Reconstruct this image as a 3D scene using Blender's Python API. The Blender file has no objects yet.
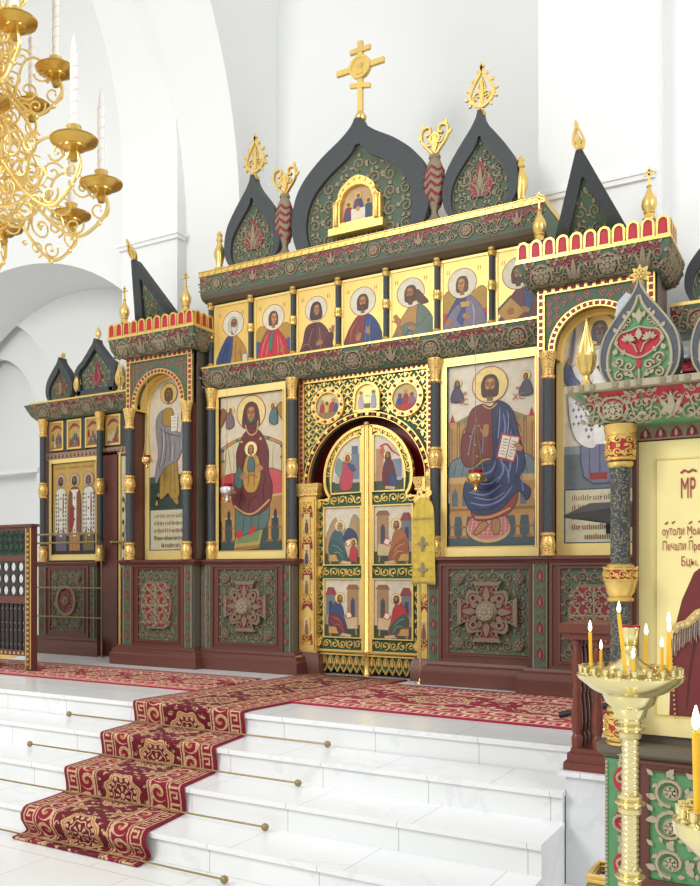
import bpy, math, random
from mathutils import Vector
random.seed(7)
PI = math.pi
S = bpy.context.scene
COL = S.collection
# ---------------------------------------------------------------- camera, world, lights, exposure
cam_d = bpy.data.cameras.new('camera'); cam = bpy.data.objects.new('camera', cam_d); COL.objects.link(cam)
cam.location = (3.694, -7.82, 0.95)
cam.rotation_euler = (PI/2, 0, math.radians(33))
cam_d.sensor_fit = 'VERTICAL'; cam_d.sensor_height = 36.0; cam_d.sensor_width = 36.0
cam_d.lens = 902.0*36.0/886.0
cam_d.shift_x = (350-250)/886.0; cam_d.shift_y = (573-443)/886.0
cam_d.clip_start = 0.05; cam_d.clip_end = 100
S.camera = cam
W = bpy.data.worlds.new('daylight'); S.world = W; W.use_nodes = True
_nt = W.node_tree; _bg = _nt.nodes['Background']
_tc = _nt.nodes.new('ShaderNodeTexCoord'); _sx = _nt.nodes.new('ShaderNodeSeparateXYZ'); _cr = _nt.nodes.new('ShaderNodeValToRGB')
_mr = _nt.nodes.new('ShaderNodeMapRange'); _mr.inputs[1].default_value = -1; _mr.inputs[2].default_value = 1
_nt.links.new(_tc.outputs['Generated'], _sx.inputs[0]); _nt.links.new(_sx.outputs['Z'], _mr.inputs[0]); _nt.links.new(_mr.outputs[0], _cr.inputs[0])
_cr.color_ramp.elements[0].position = 0.30; _cr.color_ramp.elements[0].color = (.42, .40, .37, 1)
_cr.color_ramp.elements[1].position = 0.85; _cr.color_ramp.elements[1].color = (.95, .98, 1.0, 1)
_nt.links.new(_cr.outputs[0], _bg.inputs[0]); _bg.inputs[1].default_value = 0.96
def area(name, loc, target, size, energy, col=(1, 1, 1)):
    d = bpy.data.lights.new(name, 'AREA'); d.shape = 'RECTANGLE'; d.size = size[0]; d.size_y = size[1]; d.energy = energy; d.color = col
    o = bpy.data.objects.new(name, d); COL.objects.link(o); o.location = loc
    o.rotation_euler = (Vector(target)-Vector(loc)).to_track_quat('-Z', 'Y').to_euler()
    return o
area('nave_window_daylight', (-2.2, -11.0, 6.0), (0.0, 0, 1.6), (3.0, 3.6), 500, (1, .985, .95))
area('south_window_daylight', (8.5, -4.6, 5.2), (1.2, -0.5, 1.5), (2.2, 3.2), 230, (.97, .985, 1))
S.view_settings.view_transform = 'Standard'; S.view_settings.look = 'None'; S.view_settings.gamma = 1.0
S.view_settings.use_curve_mapping = False
S.view_settings.exposure = 0.08
# ---------------------------------------------------------------- materials
def c(r, g, b):
    f = lambda x: (x/255/12.92) if x/255 <= .04045 else ((x/255+.055)/1.055)**2.4
    return (f(r), f(g), f(b), 1.0)
class E:                                   # arithmetic on shader sockets
    nt = None
    def __init__(s, v): s.v = v
    @staticmethod
    def op(o, *a):
        n = E.nt.nodes.new('ShaderNodeMath'); n.operation = o
        for i, x in enumerate(a):
            x = x.v if isinstance(x, E) else x
            if isinstance(x, (int, float)): n.inputs[i].default_value = x
            else: E.nt.links.new(x, n.inputs[i])
        return E(n.outputs[0])
    def __add__(s, o): return E.op('ADD', s, o)
    __radd__ = __add__
    def __sub__(s, o): return E.op('SUBTRACT', s, o)
    def __rsub__(s, o): return E.op('SUBTRACT', o, s)
    def __mul__(s, o): return E.op('MULTIPLY', s, o)
    __rmul__ = __mul__
    def __truediv__(s, o): return E.op('DIVIDE', s, o)
    def lt(s, o): return E.op('LESS_THAN', s, o)
    def gt(s, o): return E.op('GREATER_THAN', s, o)
    def fr(s): return E.op('FRACT', s)
    def fl(s): return E.op('FLOOR', s)
    def ab(s): return E.op('ABSOLUTE', s)
    def sin(s): return E.op('SINE', s)
    def cos(s): return E.op('COSINE', s)
    def sq(s): return E.op('SQRT', s)
    def mx(s, o): return E.op('MAXIMUM', s, o)
    def mn(s, o): return E.op('MINIMUM', s, o)
    def at2(s, o): return E.op('ARCTAN2', s, o)
    def bt(s, a, b): return s.gt(a)*s.lt(b)
def newmat(name, metal=0.0, rough=.5):
    m = bpy.data.materials.new(name); m.use_nodes = True
    b = m.node_tree.nodes['Principled BSDF']; b.inputs['Metallic'].default_value = metal; b.inputs['Roughness'].default_value = rough
    E.nt = m.node_tree
    return m, b
def node(t, **k):
    n = E.nt.nodes.new(t)
    for a, v in k.items():
        if a.startswith('i_'): n.inputs[a[2:]].default_value = v
        else: setattr(n, a, v)
    return n
def coords(kind='Object'):
    n = node('ShaderNodeTexCoord'); s = node('ShaderNodeSeparateXYZ'); E.nt.links.new(n.outputs[kind], s.inputs[0])
    return n.outputs[kind], E(s.outputs[0]), E(s.outputs[1]), E(s.outputs[2])
def wpos():
    n = node('ShaderNodeNewGeometry'); s = node('ShaderNodeSeparateXYZ'); E.nt.links.new(n.outputs['Position'], s.inputs[0])
    s2 = node('ShaderNodeSeparateXYZ'); E.nt.links.new(n.outputs['True Normal'], s2.inputs[0])
    return n.outputs['Position'], E(s.outputs[0]), E(s.outputs[1]), E(s.outputs[2]), E(s2.outputs[2])
def mixc(f, a, b):
    n = node('ShaderNodeMix', data_type='RGBA')
    f = f.v if isinstance(f, E) else f
    if isinstance(f, (int, float)): n.inputs[0].default_value = f
    else: E.nt.links.new(f, n.inputs[0])
    for i, x in ((6, a), (7, b)):
        if isinstance(x, tuple): n.inputs[i].default_value = x
        else: E.nt.links.new(x, n.inputs[i])
    return n.outputs[2]
def bump(b, h, strength=.3, dist=.01):
    n = node('ShaderNodeBump'); n.inputs['Strength'].default_value = strength; n.inputs['Distance'].default_value = dist
    E.nt.links.new(h.v if isinstance(h, E) else h, n.inputs['Height']); E.nt.links.new(n.outputs[0], b.inputs['Normal'])
def setc(b, s): E.nt.links.new(s, b.inputs['Base Color'])
def noise(vec, scale, detail=3):
    n = node('ShaderNodeTexNoise'); n.inputs['Scale'].default_value = scale; n.inputs['Detail'].default_value = detail
    E.nt.links.new(vec, n.inputs['Vector']); return E(n.outputs['Fac'])
def voro(vec, scale, feature='F1'):
    n = node('ShaderNodeTexVoronoi', feature=feature); n.inputs['Scale'].default_value = scale
    E.nt.links.new(vec, n.inputs['Vector']); return E(n.outputs['Distance'])
def simple(name, col, rough=.5, metal=0.0, nscale=8, namt=.12, bscale=0, bstr=.2):
    m, b = newmat(name, metal, rough)
    v, x, y, z = coords()
    n = noise(v, nscale)
    d = tuple(k*(1-namt) for k in col[:3])+(1,); l = tuple(min(1, k*(1+namt)) for k in col[:3])+(1,)
    setc(b, mixc(n, d, l))
    if bscale: bump(b, noise(v, bscale, 4), bstr, .006)
    return m
M = {}
M['white'] = simple('white_plaster', c(238, 239, 238), .85, 0, 2, .015)
M['gold'] = simple('gilded_wood', (.80, .56, .17, 1), .32, .72, 20, .15, 60, .15)
M['goldflat'] = simple('gold_leaf_ground', (.88, .67, .25, 1), .40, .25, 14, .07)
M['gilt'] = simple('bright_gilding', (.93, .68, .24, 1), .28, .6, 20, .1)
M['brass'] = simple('polished_brass', (.80, .58, .20, 1), .2, .9, 6, .08)
M['palebrass'] = simple('pale_turned_brass', (.80, .70, .36, 1), .2, .85, 6, .08)
M['dark'] = simple('charcoal_carved_wood', c(62, 66, 69), .6, 0, 40, .3, 90, .5)
M['wood'] = simple('red_brown_wood', c(100, 56, 46), .38, 0, 3, .12, 30, .06)
M['woodr'] = simple('dark_red_turned_wood', c(112, 54, 40), .33, 0, 6, .2)
M['olive'] = simple('olive_brown_paint', c(104, 94, 80), .6, 0, 6, .12)
M['carve'] = simple('beige_carved_relief', c(142, 128, 102), .55, 0, 60, .18)
M['carvel'] = simple('pale_carved_relief', c(172, 160, 134), .5, 0, 60, .15)
M['green'] = simple('green_ground', c(78, 98, 78), .6, 0, 30, .15)
M['greenl'] = simple('bright_green_ground', c(92, 146, 98), .55, 0, 30, .12)
M['greend'] = simple('deep_green_ground', c(14, 74, 50), .5, 0, 30, .15)
M['red'] = simple('crimson_ground', c(138, 28, 48), .5, 0, 30, .15)
M['redl'] = simple('bright_red_ground', c(184, 34, 52), .5, 0, 30, .12)
M['redd'] = simple('deep_red_lacquer', c(150, 16, 32), .3, 0, 10, .1)
M['black'] = simple('black_powder_coat', c(38, 40, 44), .4, 0, 10, .1)
M['iron'] = simple('dark_turned_wood', c(52, 42, 40), .35, 0, 10, .2)
M['wax'] = simple('white_candle_tube', c(246, 246, 246), .4, 0, 10, .02)
M['grey'] = simple('grey_metal', c(176, 184, 188), .4, .2, 10, .05)
M['glassred'] = simple('red_lamp_glass', c(150, 10, 28), .12, 0, 10, .1)
M['silver'] = simple('silver_metal', (.8, .78, .74, 1), .22, .85, 10, .05)
M['rail'] = simple('aged_brass_rail', c(150, 128, 84), .35, .5, 12, .12)
def mk_goldred():
    m, b = newmat('gold_carving_over_red', .55, .35); v, x, y, z = coords()
    d = voro(v, 62, 'DISTANCE_TO_EDGE'); f = d.gt(.235)
    setc(b, mixc(f, (.82, .58, .18, 1), c(176, 40, 40))); bump(b, f*-1+1, .5, .006); return m
M['goldred'] = mk_goldred()
def mk_speckle():
    m, b = newmat('dark_vine_carved_shaft', 0, .5); v, x, y, z = coords(); d = voro(v, 190); f = d.lt(.42)*noise(v, 60).gt(.45)
    setc(b, mixc(f, c(58, 60, 60), c(140, 134, 112))); bump(b, f, .4, .003); return m
M['darkv'] = mk_speckle()
M['golddeep'] = simple('deep_gold_ground', (.76, .52, .15, 1), .40, .3, 10, .12)
M['carve_shaded'] = simple('shaded_carved_relief', c(122, 104, 82), .55, 0, 60, .18)  # beige relief colour darkened for the shade low on the screen
M['goldpale'] = simple('pale_gold_ground', (.93, .80, .36, 1), .42, .12, 14, .05)
M['panbrass'] = simple('gilt_pan_dark_reflection', (.66, .43, .10, 1), .24, .85, 6, .1)  # gilt darkened to paint in the dark reflections under the pans
def mk_yellowwax():
    m, b = newmat('yellow_beeswax', 0, .45); v, x, y, z = coords(); n = noise(v, 20)
    setc(b, mixc(n, c(240, 176, 30), c(252, 205, 60)))
    b.inputs['Subsurface Weight'].default_value = .2; b.inputs['Subsurface Radius'].default_value = (.01, .006, .002); return m
M['beeswax'] = mk_yellowwax()
def mk_flame():
    m, b = newmat('candle_flame', 0, .5); v, x, y, z = coords(); n = noise(v, 30)
    setc(b, mixc(n, c(255, 225, 150), c(255, 240, 200)))
    b.inputs['Emission Color'].default_value = (1, .82, .5, 1); b.inputs['Emission Strength'].default_value = 5; return m
M['flame'] = mk_flame()
def marble(name, tile_x, tile_y, steps=False, base=(.86, .87, .87, 1)):
    m, b = newmat(name, 0, .22); v, x, y, z, nz = wpos()
    nn = noise(v, 2.2, 6); vein = (noise(v, 1.1, 8)-.5).ab().lt(.012)*nn.gt(.5)
    col = mixc(nn, tuple(k*.95 for k in base[:3])+(1,), base)
    col = mixc(vein*.25, col, (.62, .64, .66, 1))
    if steps:
        row = ((z+.001)/.16).fl(); top = nz.gt(.5)
        off = (row*12.9898+top*4.1).sin()*43.7
        t = x/tile_x+off; fx = t.fr(); j = fx.lt(.006)
        tone = ((t.fl()*7.31+row*3.1+top*1.7).sin()*311.7).fr()
    else:
        tx = x/tile_x; ty = y/tile_y; row = ty.fl(); t = tx+(row*.5)
        j = t.fr().lt(.006).mx(ty.fr().lt(.008))
        tone = ((t.fl()*7.31+row*13.1).sin()*311.7).fr()
    col = mixc(tone*.22, col, tuple(k*.86 for k in base[:3])+(1,))
    col = mixc(j*.75, col, (.30, .30, .29, 1))
    setc(b, col); return m
M['steps'] = marble('white_marble_step_slabs', .66, .4, True)
M['floor'] = marble('white_marble_floor_tiles', .6, .6, base=(.84, .84, .81, 1))
M['plat'] = marble('white_marble_platform_slabs', .7, .45, base=(.83, .84, .83, 1))
M['pier'] = marble('grey_veined_marble', 3, 3, base=(.80, .81, .84, 1))
def mk_carpet(name, w, dark, red, beige):
    m, b = newmat(name, 0, .95); v, u, vv, _z = coords('UV')
    s = (u-w/2).ab(); e = w/2-s
    tan = c(190, 138, 84); olive = c(120, 112, 66)
    # medallion field
    fv = (vv/.56).fr()-.5; py = fv*.56
    r = (s*s*1.2+py*py).sq(); a = s.at2(py)
    pr = r*(1+(a*8).cos()*.08)
    med = pr.bt(.150, .160).mx(pr.bt(.126, .134)).mx(((a*16).cos().gt(-.2))*pr.bt(.098, .122)).mx(pr.bt(.078, .086)).mx(((a*8).cos().gt(.2))*pr.bt(.03, .066)).mx(pr.lt(.018))
    fv2 = ((vv/.56)+.5).fr()-.5; py2 = fv2*.56; ss = s-.15
    r2 = (ss*ss+py2*py2*.8).sq(); a2 = ss.at2(py2)
    pet = (a2*5).cos()*.022+.05
    spray = (pet-r2).gt(0)*((pet*.55-r2).gt(0)*-1+1)
    core = (pet*.45-r2).gt(0)
    wob = noise(v, 26, 1)*3
    leaf = ((vv*62+wob).sin()*(s*58+wob*2).sin()).gt(.55)*pr.gt(.165)*r2.gt(.07)
    inner = e.gt(.27)
    field = mixc(med.mx(spray), dark, beige)
    field = mixc(pr.bt(.134, .150), field, tan)
    field = mixc(core, field, tan)
    field = mixc(leaf, field, mixc(noise(v, 40, 1).gt(.5), olive, beige))
    # scroll border
    cb = (vv/.13); rb = (cb.fl()*.5).fr()*4-1
    fb = cb.fr()-.5; eb = (e-.195)/.13
    rr = (fb*fb+eb*eb).sq(); aa = eb.at2(fb)
    sp = (aa*rb+rr*15).sin().gt(.15)*rr.lt(.5)
    bord = mixc(sp, red, beige)
    bord = mixc(sp*rr.lt(.2), bord, tan)
    # key border
    ka = (e-.025)/.085; kb = (vv/.11).fr()
    key = ka.bt(0, .12).mx(ka.bt(.88, 1)).mx(kb.lt(.14)*ka.gt(.0)).mx(kb.bt(.3, .44)*ka.bt(.28, 1)).mx(ka.bt(.28, .42)*kb.bt(.3, .75)).mx(kb.bt(.62, .75)*ka.bt(.28, .7))
    keyc = mixc(key, red, beige)
    lines = e.bt(.245, .262).mx(e.bt(.272, .280)).mx(e.bt(.122, .130))
    col = mixc(inner, bord, field)
    col = mixc(e.lt(.13), col, keyc)
    col = mixc(e.lt(.025).mx(e.bt(.112, .122)), col, red)
    col = mixc(lines, col, beige)
    n = noise(v, 300, 2)
    col = mixc(noise(v, 70, 2).gt(.56)*.45, col, red)
    col = mixc(n*.25, col, dark)
    setc(b, col); bump(b, n, .3, .004)
    return m
M['carpet'] = mk_carpet('burgundy_patterned_carpet', .97, c(100, 10, 32), c(136, 18, 46), c(212, 182, 138))
M['carpet_lit'] = mk_carpet('lit_patterned_carpet', .97, c(140, 24, 50), c(168, 38, 66), c(234, 208, 172))  # paler carpet copy, strong light and haze mixed into its colours
PAINTS = {}
def paint(col, metal=0.0):
    k = (tuple(int(x) for x in col), metal)
    if k not in PAINTS:
        m = simple('tempera_%02x%02x%02x' % k[0], tuple(q*.80 for q in c(*k[0])[:3])+(1,), .5, metal, 16, .24)
        PAINTS[k] = m
    return PAINTS[k]
# ---------------------------------------------------------------- mesh builder
ORG = {}
class MB:
    def __init__(s): s.v = []; s.f = []; s.m = []; s.mats = []; s.uv = {}
    def mi(s, mat):
        if isinstance(mat, str): mat = M[mat]
        if mat not in s.mats: s.mats.append(mat)
        return s.mats.index(mat)
    def add(s, vs, fs, mat):
        o = len(s.v); i = s.mi(mat); s.v += [tuple(p) for p in vs]
        for f in fs: s.f.append(tuple(o+k for k in f)); s.m.append(i)
    def box(s, x0, x1, y0, y1, z0, z1, mat):
        s.add([(x0,y0,z0),(x1,y0,z0),(x1,y1,z0),(x0,y1,z0),(x0,y0,z1),(x1,y0,z1),(x1,y1,z1),(x0,y1,z1)],
              [(0,1,5,4),(1,2,6,5),(2,3,7,6),(3,0,4,7),(4,5,6,7),(3,2,1,0)], mat); return s
    def lathe(s, cx, cy, z0, prof, mat, n=16, flute=0, twist=0, famp=.12, wob=None, cap=True):
        vs = []; fs = []; k = len(prof)
        for r, z in prof:
            for j in range(n):
                a = 2*PI*j/n; rr = r*(1+famp*math.cos(flute*a+twist*z)) if flute else r
                vs.append((cx+rr*math.cos(a), cy+rr*math.sin(a), z0+z))
        for i in range(k-1):
            for j in range(n):
                fs.append((i*n+j, i*n+(j+1) % n, (i+1)*n+(j+1) % n, (i+1)*n+j))
        if cap: fs.append(tuple(range(n-1, -1, -1))); fs.append(tuple((k-1)*n+j for j in range(n)))
        s.add(vs, fs, mat); return s
    def tube(s, pts, r, mat, n=6, closed=False):
        P = [Vector(p) for p in pts]; k = len(P); vs = []; fs = []
        up = Vector((0, 0, 1)); prev = None
        for i, p in enumerate(P):
            t = (P[min(i+1, k-1)]-P[max(i-1, 0)])
            if t.length < 1e-9: t = Vector((0, 0, 1))
            t.normalize()
            if prev is None:
                a = t.orthogonal().normalized()
            else:
                a = prev-t*prev.dot(t)
                a = a.normalized() if a.length > 1e-6 else t.orthogonal().normalized()
            prev = a; b = t.cross(a)
            rr = r[i] if isinstance(r, (list, tuple)) else r
            for j in range(n):
                q = 2*PI*j/n; vs.append(p+a*(rr*math.cos(q))+b*(rr*math.sin(q)))
        for i in range(k-1):
            for j in range(n): fs.append((i*n+j, i*n+(j+1) % n, (i+1)*n+(j+1) % n, (i+1)*n+j))
        fs.append(tuple(range(n-1, -1, -1))); fs.append(tuple((k-1)*n+j for j in range(n)))
        s.add(vs, fs, mat); return s
    def sphere(s, cx, cy, cz, r, mat, n=12, sz=1.0):
        prof = [(max(1e-4, r*math.sin(PI*i/8)), -r*sz*math.cos(PI*i/8)) for i in range(9)]
        return s.lathe(cx, cy, cz, prof, mat, n)
    def plate(s, pts, h0, h1, mat, F):          # extruded outline, F maps (a, b, h) to the world, h towards the viewer
        n = len(pts)
        area2 = sum(pts[i][0]*pts[(i+1) % n][1]-pts[(i+1) % n][0]*pts[i][1] for i in range(n))
        if area2 < 0: pts = pts[::-1]
        vs = [F(a, b, h0) for a, b in pts]+[F(a, b, h1) for a, b in pts]
        fs = [tuple(n+i for i in range(n))]
        for i in range(n): fs.append((i, (i+1) % n, n+(i+1) % n, n+i))
        s.add(vs, fs, mat); return s
    def ring(s, po, pi, h0, h1, mat, F):        # frame between two outlines with the same number of points
        n = len(po); vs = []
        for P, h in ((po, h0), (po, h1), (pi, h1), (pi, h0)): vs += [F(a, b, h) for a, b in P]
        fs = []
        for i in range(n):
            j = (i+1) % n
            for k in range(3): fs.append((k*n+i, k*n+j, (k+1)*n+j, (k+1)*n+i))
        s.add(vs, fs, mat); return s
    def ribbon(s, pts, w, h, mat, F, h0=0.0, taper=True):   # raised ridge along a 2D path
        k = len(pts)
        if k < 2: return s
        vs = []; fs = []
        for i, (a, b) in enumerate(pts):
            a0, b0 = pts[max(i-1, 0)]; a1, b1 = pts[min(i+1, k-1)]
            dx, dy = a1-a0, b1-b0; L = math.hypot(dx, dy) or 1; nx, ny = -dy/L, dx/L
            ww = w*(.35+.65*math.sin(PI*min(1, (i+.6)/(k*.35+.6))/2) if i < k*.35 else 1)*(1-.55*max(0, (i/(k-1)-.6)/.4)) if taper else w
            ww *= .5
            vs += [F(a+nx*ww, b+ny*ww, h0), F(a+nx*ww*.45, b+ny*ww*.45, h0+h), F(a-nx*ww*.45, b-ny*ww*.45, h0+h), F(a-nx*ww, b-ny*ww, h0)]
        for i in range(k-1):
            for q in range(3): fs.append((i*4+q, (i+1)*4+q, (i+1)*4+q+1, i*4+q+1))
        s.add(vs, fs, mat); return s
    def build(s, name, parent=None, loc=None, smooth=.6):
        me = bpy.data.meshes.new(name)
        if parent is not None: o0 = ORG[parent.name]
        else: o0 = Vector(loc) if loc else Vector((0, 0, 0))
        me.from_pydata([(x-o0.x, y-o0.y, z-o0.z) for x, y, z in s.v], [], s.f)
        for m in s.mats: me.materials.append(m)
        me.polygons.foreach_set('material_index', s.m)
        if s.uv:
            l = me.uv_layers.new(name='UVMap')
            for lp in me.loops: l.data[lp.index].uv = s.uv.get(lp.vertex_index, (0, 0))
        me.update()
        if smooth:
            me.polygons.foreach_set('use_smooth', [True]*len(me.polygons)); me.set_sharp_from_angle(angle=smooth)
        o = bpy.data.objects.new(name, me); COL.objects.link(o)
        if parent is not None: o.parent = parent
        else: o.location = o0
        ORG[o.name] = o0
        return o
def tag(o, label, cat, group=None):
    o['label'] = label; o['category'] = cat
    if group: o['group'] = group
    return o
def thing(name, loc, label, cat, group=None):
    o = bpy.data.objects.new(name, None); COL.objects.link(o); o.location = loc; o.empty_display_size = .05
    ORG[o.name] = Vector(loc); tag(o, label, cat, group); return o
def struct(mb, name):
    o = mb.build(name); o['kind'] = 'structure'; return o
def dup(root, loc, label=None, group=None):
    r = root.copy(); COL.objects.link(r); r.location = loc; ORG[r.name] = Vector(loc)
    if label: r['label'] = label
    if group: r['group'] = group
    for ch in list(root.children):
        k = ch.copy(); COL.objects.link(k); k.parent = r
        for g in ch.children:
            d = g.copy(); COL.objects.link(d); d.parent = k
    return r
def flat(ox, oy, oz): return lambda a, b, h: (ox+a, oy-h, oz+b)
def catmull(P, n=6, closed=True):
    out = []; k = len(P)
    for i in range(k if closed else k-1):
        g = (lambda q: P[q % k]) if closed else (lambda q: P[max(0, min(k-1, q))])
        p0, p1, p2, p3 = g(i-1), g(i), g(i+1), g(i+2)
        for j in range(n):
            t = j/n
            out.append(tuple(.5*((2*p1[d])+(-p0[d]+p2[d])*t+(2*p0[d]-5*p1[d]+4*p2[d]-p3[d])*t*t+(-p0[d]+3*p1[d]-3*p2[d]+p3[d])*t**3) for d in (0, 1)))
    if not closed: out.append(tuple(P[-1]))
    return out
def offset(P, d):
    n = len(P); A = sum(P[i][0]*P[(i+1) % n][1]-P[(i+1) % n][0]*P[i][1] for i in range(n)); sg = 1 if A > 0 else -1
    out = []
    for i in range(n):
        a, b = P[i-1]; e, f = P[(i+1) % n]; dx, dy = e-a, f-b; L = math.hypot(dx, dy) or 1
        out.append((P[i][0]-sg*dy/L*d, P[i][1]+sg*dx/L*d))
    return out
def inside(P, x, y):
    r = False; n = len(P); j = n-1
    for i in range(n):
        if (P[i][1] > y) != (P[j][1] > y) and x < (P[j][0]-P[i][0])*(y-P[i][1])/(P[j][1]-P[i][1])+P[i][0]: r = not r
        j = i
    return r
def rect(x0, x1, z0, z1): return [(x0, z0), (x1, z0), (x1, z1), (x0, z1)]
def clipconvex(P, O):                          # Sutherland-Hodgman against a convex outline given counter-clockwise
    n = len(O)
    for i in range(n):
        (ax, ay), (bx, by) = O[i], O[(i+1) % n]
        if math.hypot(bx-ax, by-ay) < 1e-9: continue
        side = lambda p: (bx-ax)*(p[1]-ay)-(by-ay)*(p[0]-ax)
        Q = []
        for j in range(len(P)):
            p, q = P[j-1], P[j]; sp, sq_ = side(p), side(q)
            if (sp >= 0) != (sq_ >= 0):
                t = sp/(sp-sq_); Q.append((p[0]+(q[0]-p[0])*t, p[1]+(q[1]-p[1])*t))
            if sq_ >= 0: Q.append(q)
        P = Q
        if not P: return []
    return P
def circ(cx, cz, r, n=24, a0=0, a1=2*PI): return [(cx+r*math.cos(a0+(a1-a0)*i/n), cz+r*math.sin(a0+(a1-a0)*i/n)) for i in range(n)]
def spiral(cx, cz, r, turns, a0, d=1, n=16):
    return [(cx+r*(1-.85*t)*math.cos(a0+d*2*PI*turns*t), cz+r*(1-.85*t)*math.sin(a0+d*2*PI*turns*t)) for t in [i/(n-1) for i in range(n)]]
def leaf(mb, x, z, L, a, w, h, mat, F, h0=0):
    ca, sa = math.cos(a), math.sin(a); h *= 1+.25*random.random()
    P = [(0, 0), (.35, .5), (.7, .36), (1, 0), (.7, -.36), (.35, -.5)]
    mb.plate([(x+L*p*ca-w*q*sa, z+L*p*sa+w*q*ca) for p, q in P], h0, h0+h, mat, F)
def scrolls(mb, x0, x1, z0, z1, cell, w, h, mat, F, clip=None, h0=0, leaves=True, turns=1.35, n=16):
    nx = max(1, round((x1-x0)/cell)); nz = max(1, round((z1-z0)/cell)); sx = (x1-x0)/nx; sz = (z1-z0)/nz; r = min(sx, sz)*.43
    for i in range(nx):
        for j in range(nz):
            X = x0+(i+.5)*sx; Z = z0+(j+.5)*sz; d = 1 if (i+j) % 2 else -1
            a0 = (PI*.5 if j % 2 else -PI*.5)+(PI if i % 2 else 0)*.5
            P = spiral(X, Z, r, turns, a0, d, n)
            if clip:
                run = []
                for q in P:
                    if inside(clip, *q): run.append(q)
                    else:
                        if len(run) > 2: mb.ribbon(run, w, h, mat, F, h0, False)
                        run = []
                if len(run) > 2: mb.ribbon(run, w, h, mat, F, h0, False)
            else: mb.ribbon(P, w, h, mat, F, h0, False)
            if leaves:
                for q in range(3):
                    A = a0+d*(1.0+q*1.9); lx, lz = X+r*.98*math.cos(A), Z+r*.98*math.sin(A)
                    if clip and not inside(clip, lx+w*1.5*math.cos(A), lz+w*1.5*math.sin(A)): continue
                    leaf(mb, lx, lz, w*2.4, A+d*.9, w*1.5, h*.8, mat, F, h0)
def rosette(mb, x, z, r, mat, F, h0=0, h=.02, k=8):
    mb.plate(circ(x, z, r*.3, 10), h0, h0+h*1.45, mat, F)
    for i in range(k):
        a = 2*PI*i/k; leaf(mb, x+r*.28*math.cos(a), z+r*.28*math.sin(a), r*.72, a, r*.5, h, mat, F, h0)
    P = circ(x, z, r, 24); mb.ring(P, circ(x, z, r*.86, 24), h0, h0+h, mat, F)
def frieze(m, F, L, W_, unit, c1='carve', r1='red', w=.013, h=.014):
    n = max(1, round(W_/unit)); u = W_/n; k_ = w/.013
    for i in range(n):
        cx = (i+.5)*u
        if i % 2 == 0:
            O = circ(cx, L*.5, L*.36, 20); m.plate(O, 0.001, .003*k_, r1, F); m.ring(O, circ(cx, L*.5, L*.31, 20), .001, h*.85, c1, F); rosette(m, cx, L*.5, L*.24, c1, F, .003*k_, h*1.1, 8)
        else:
            m.plate([(cx-u*.30, L*.93), (cx-u*.16, L*.55), (cx-u*.05, L*.35), (cx, L*.1), (cx+u*.05, L*.35), (cx+u*.16, L*.55), (cx+u*.30, L*.93)], .001, .003*k_, r1, F)
            for s in (-1, 1):
                leaf(m, cx, L*.25, L*.5, PI/2+s*.5, L*.13, h, c1, F, .002*k_); m.ribbon(spiral(cx+s*u*.13, L*.70, L*.14, 1.2, PI/2, s, 12), w, h, c1, F, .002*k_, False)
                m.ribbon(spiral(cx+s*u*.11, L*.33, L*.15, 1.2, -PI/2, -s, 12), w, h, c1, F, 0, False)
            leaf(m, cx, L*.3, L*.6, PI/2, L*.16, h*1.1, c1, F, .002*k_)
        for s in (-1, 1):
            m.plate([(cx+s*u*.22, L*.95), (cx+s*u*.49, L*.95), (cx+s*u*.47, L*.70), (cx+s*u*.38, L*.52)], .001, .003*k_, r1, F)
            for a, b, r, d in ((.30, .30, .19, 1), (.25, .76, .15, -1), (.43, .60, .17, -1), (.44, .18, .12, 1), (.36, .88, .09, 1)):
                if i % 2 and a < .28: continue
                m.ribbon(spiral(cx+s*u*a, L*b, L*r, 1.35, PI/2*d, s*d, 14), w, h, c1, F, 0, False)
                leaf(m, cx+s*u*a+L*r*.9, L*b, L*.16, .8, L*.09, h*.85, c1, F); leaf(m, cx+s*u*a-L*r*.9, L*b, L*.16, 2.3, L*.09, h*.85, c1, F)
            m.ribbon([(cx+s*u*(.16+.05*k), L*(.5+.3*math.sin(k*.9))) for k in range(8)], w, h*.85, c1, F)
def ogee(w, h, wide=False):
    R = [(.46,0),(.495,.14),(.5,.30),(.468,.47),(.395,.61),(.265,.75),(.125,.86),(.05,.94),(.022,1)] if wide else [(.40,0),(.48,.12),(.5,.28),(.46,.44),(.37,.57),(.23,.72),(.11,.84),(.045,.93),(.022,1)]
    P = [(a*w, b*h) for a, b in R]; P = catmull(P, 5, False)
    return P+[(-a, b) for a, b in P[::-1]]
def cornice(mb, x0, x1, yf, yb, prof, mat, ends=True):   # prof: (out, z) bottom to top
    rows = []
    for d, z in prof:
        e = d if ends else 0
        rows.append([(x0-e, yb, z), (x0-e, yf-d, z), (x1+e, yf-d, z), (x1+e, yb, z)])
    vs = [p for r in rows for p in r]; fs = []
    for i in range(len(rows)-1):
        for j in range(3): fs.append((i*4+j, i*4+j+1, (i+1)*4+j+1, (i+1)*4+j))
        fs.append((i*4+3, i*4, (i+1)*4, (i+1)*4+3))
    fs.append((3, 2, 1, 0)); k = (len(rows)-1)*4; fs.append((k, k+1, k+2, k+3))
    mb.add(vs, fs, mat)
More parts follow.
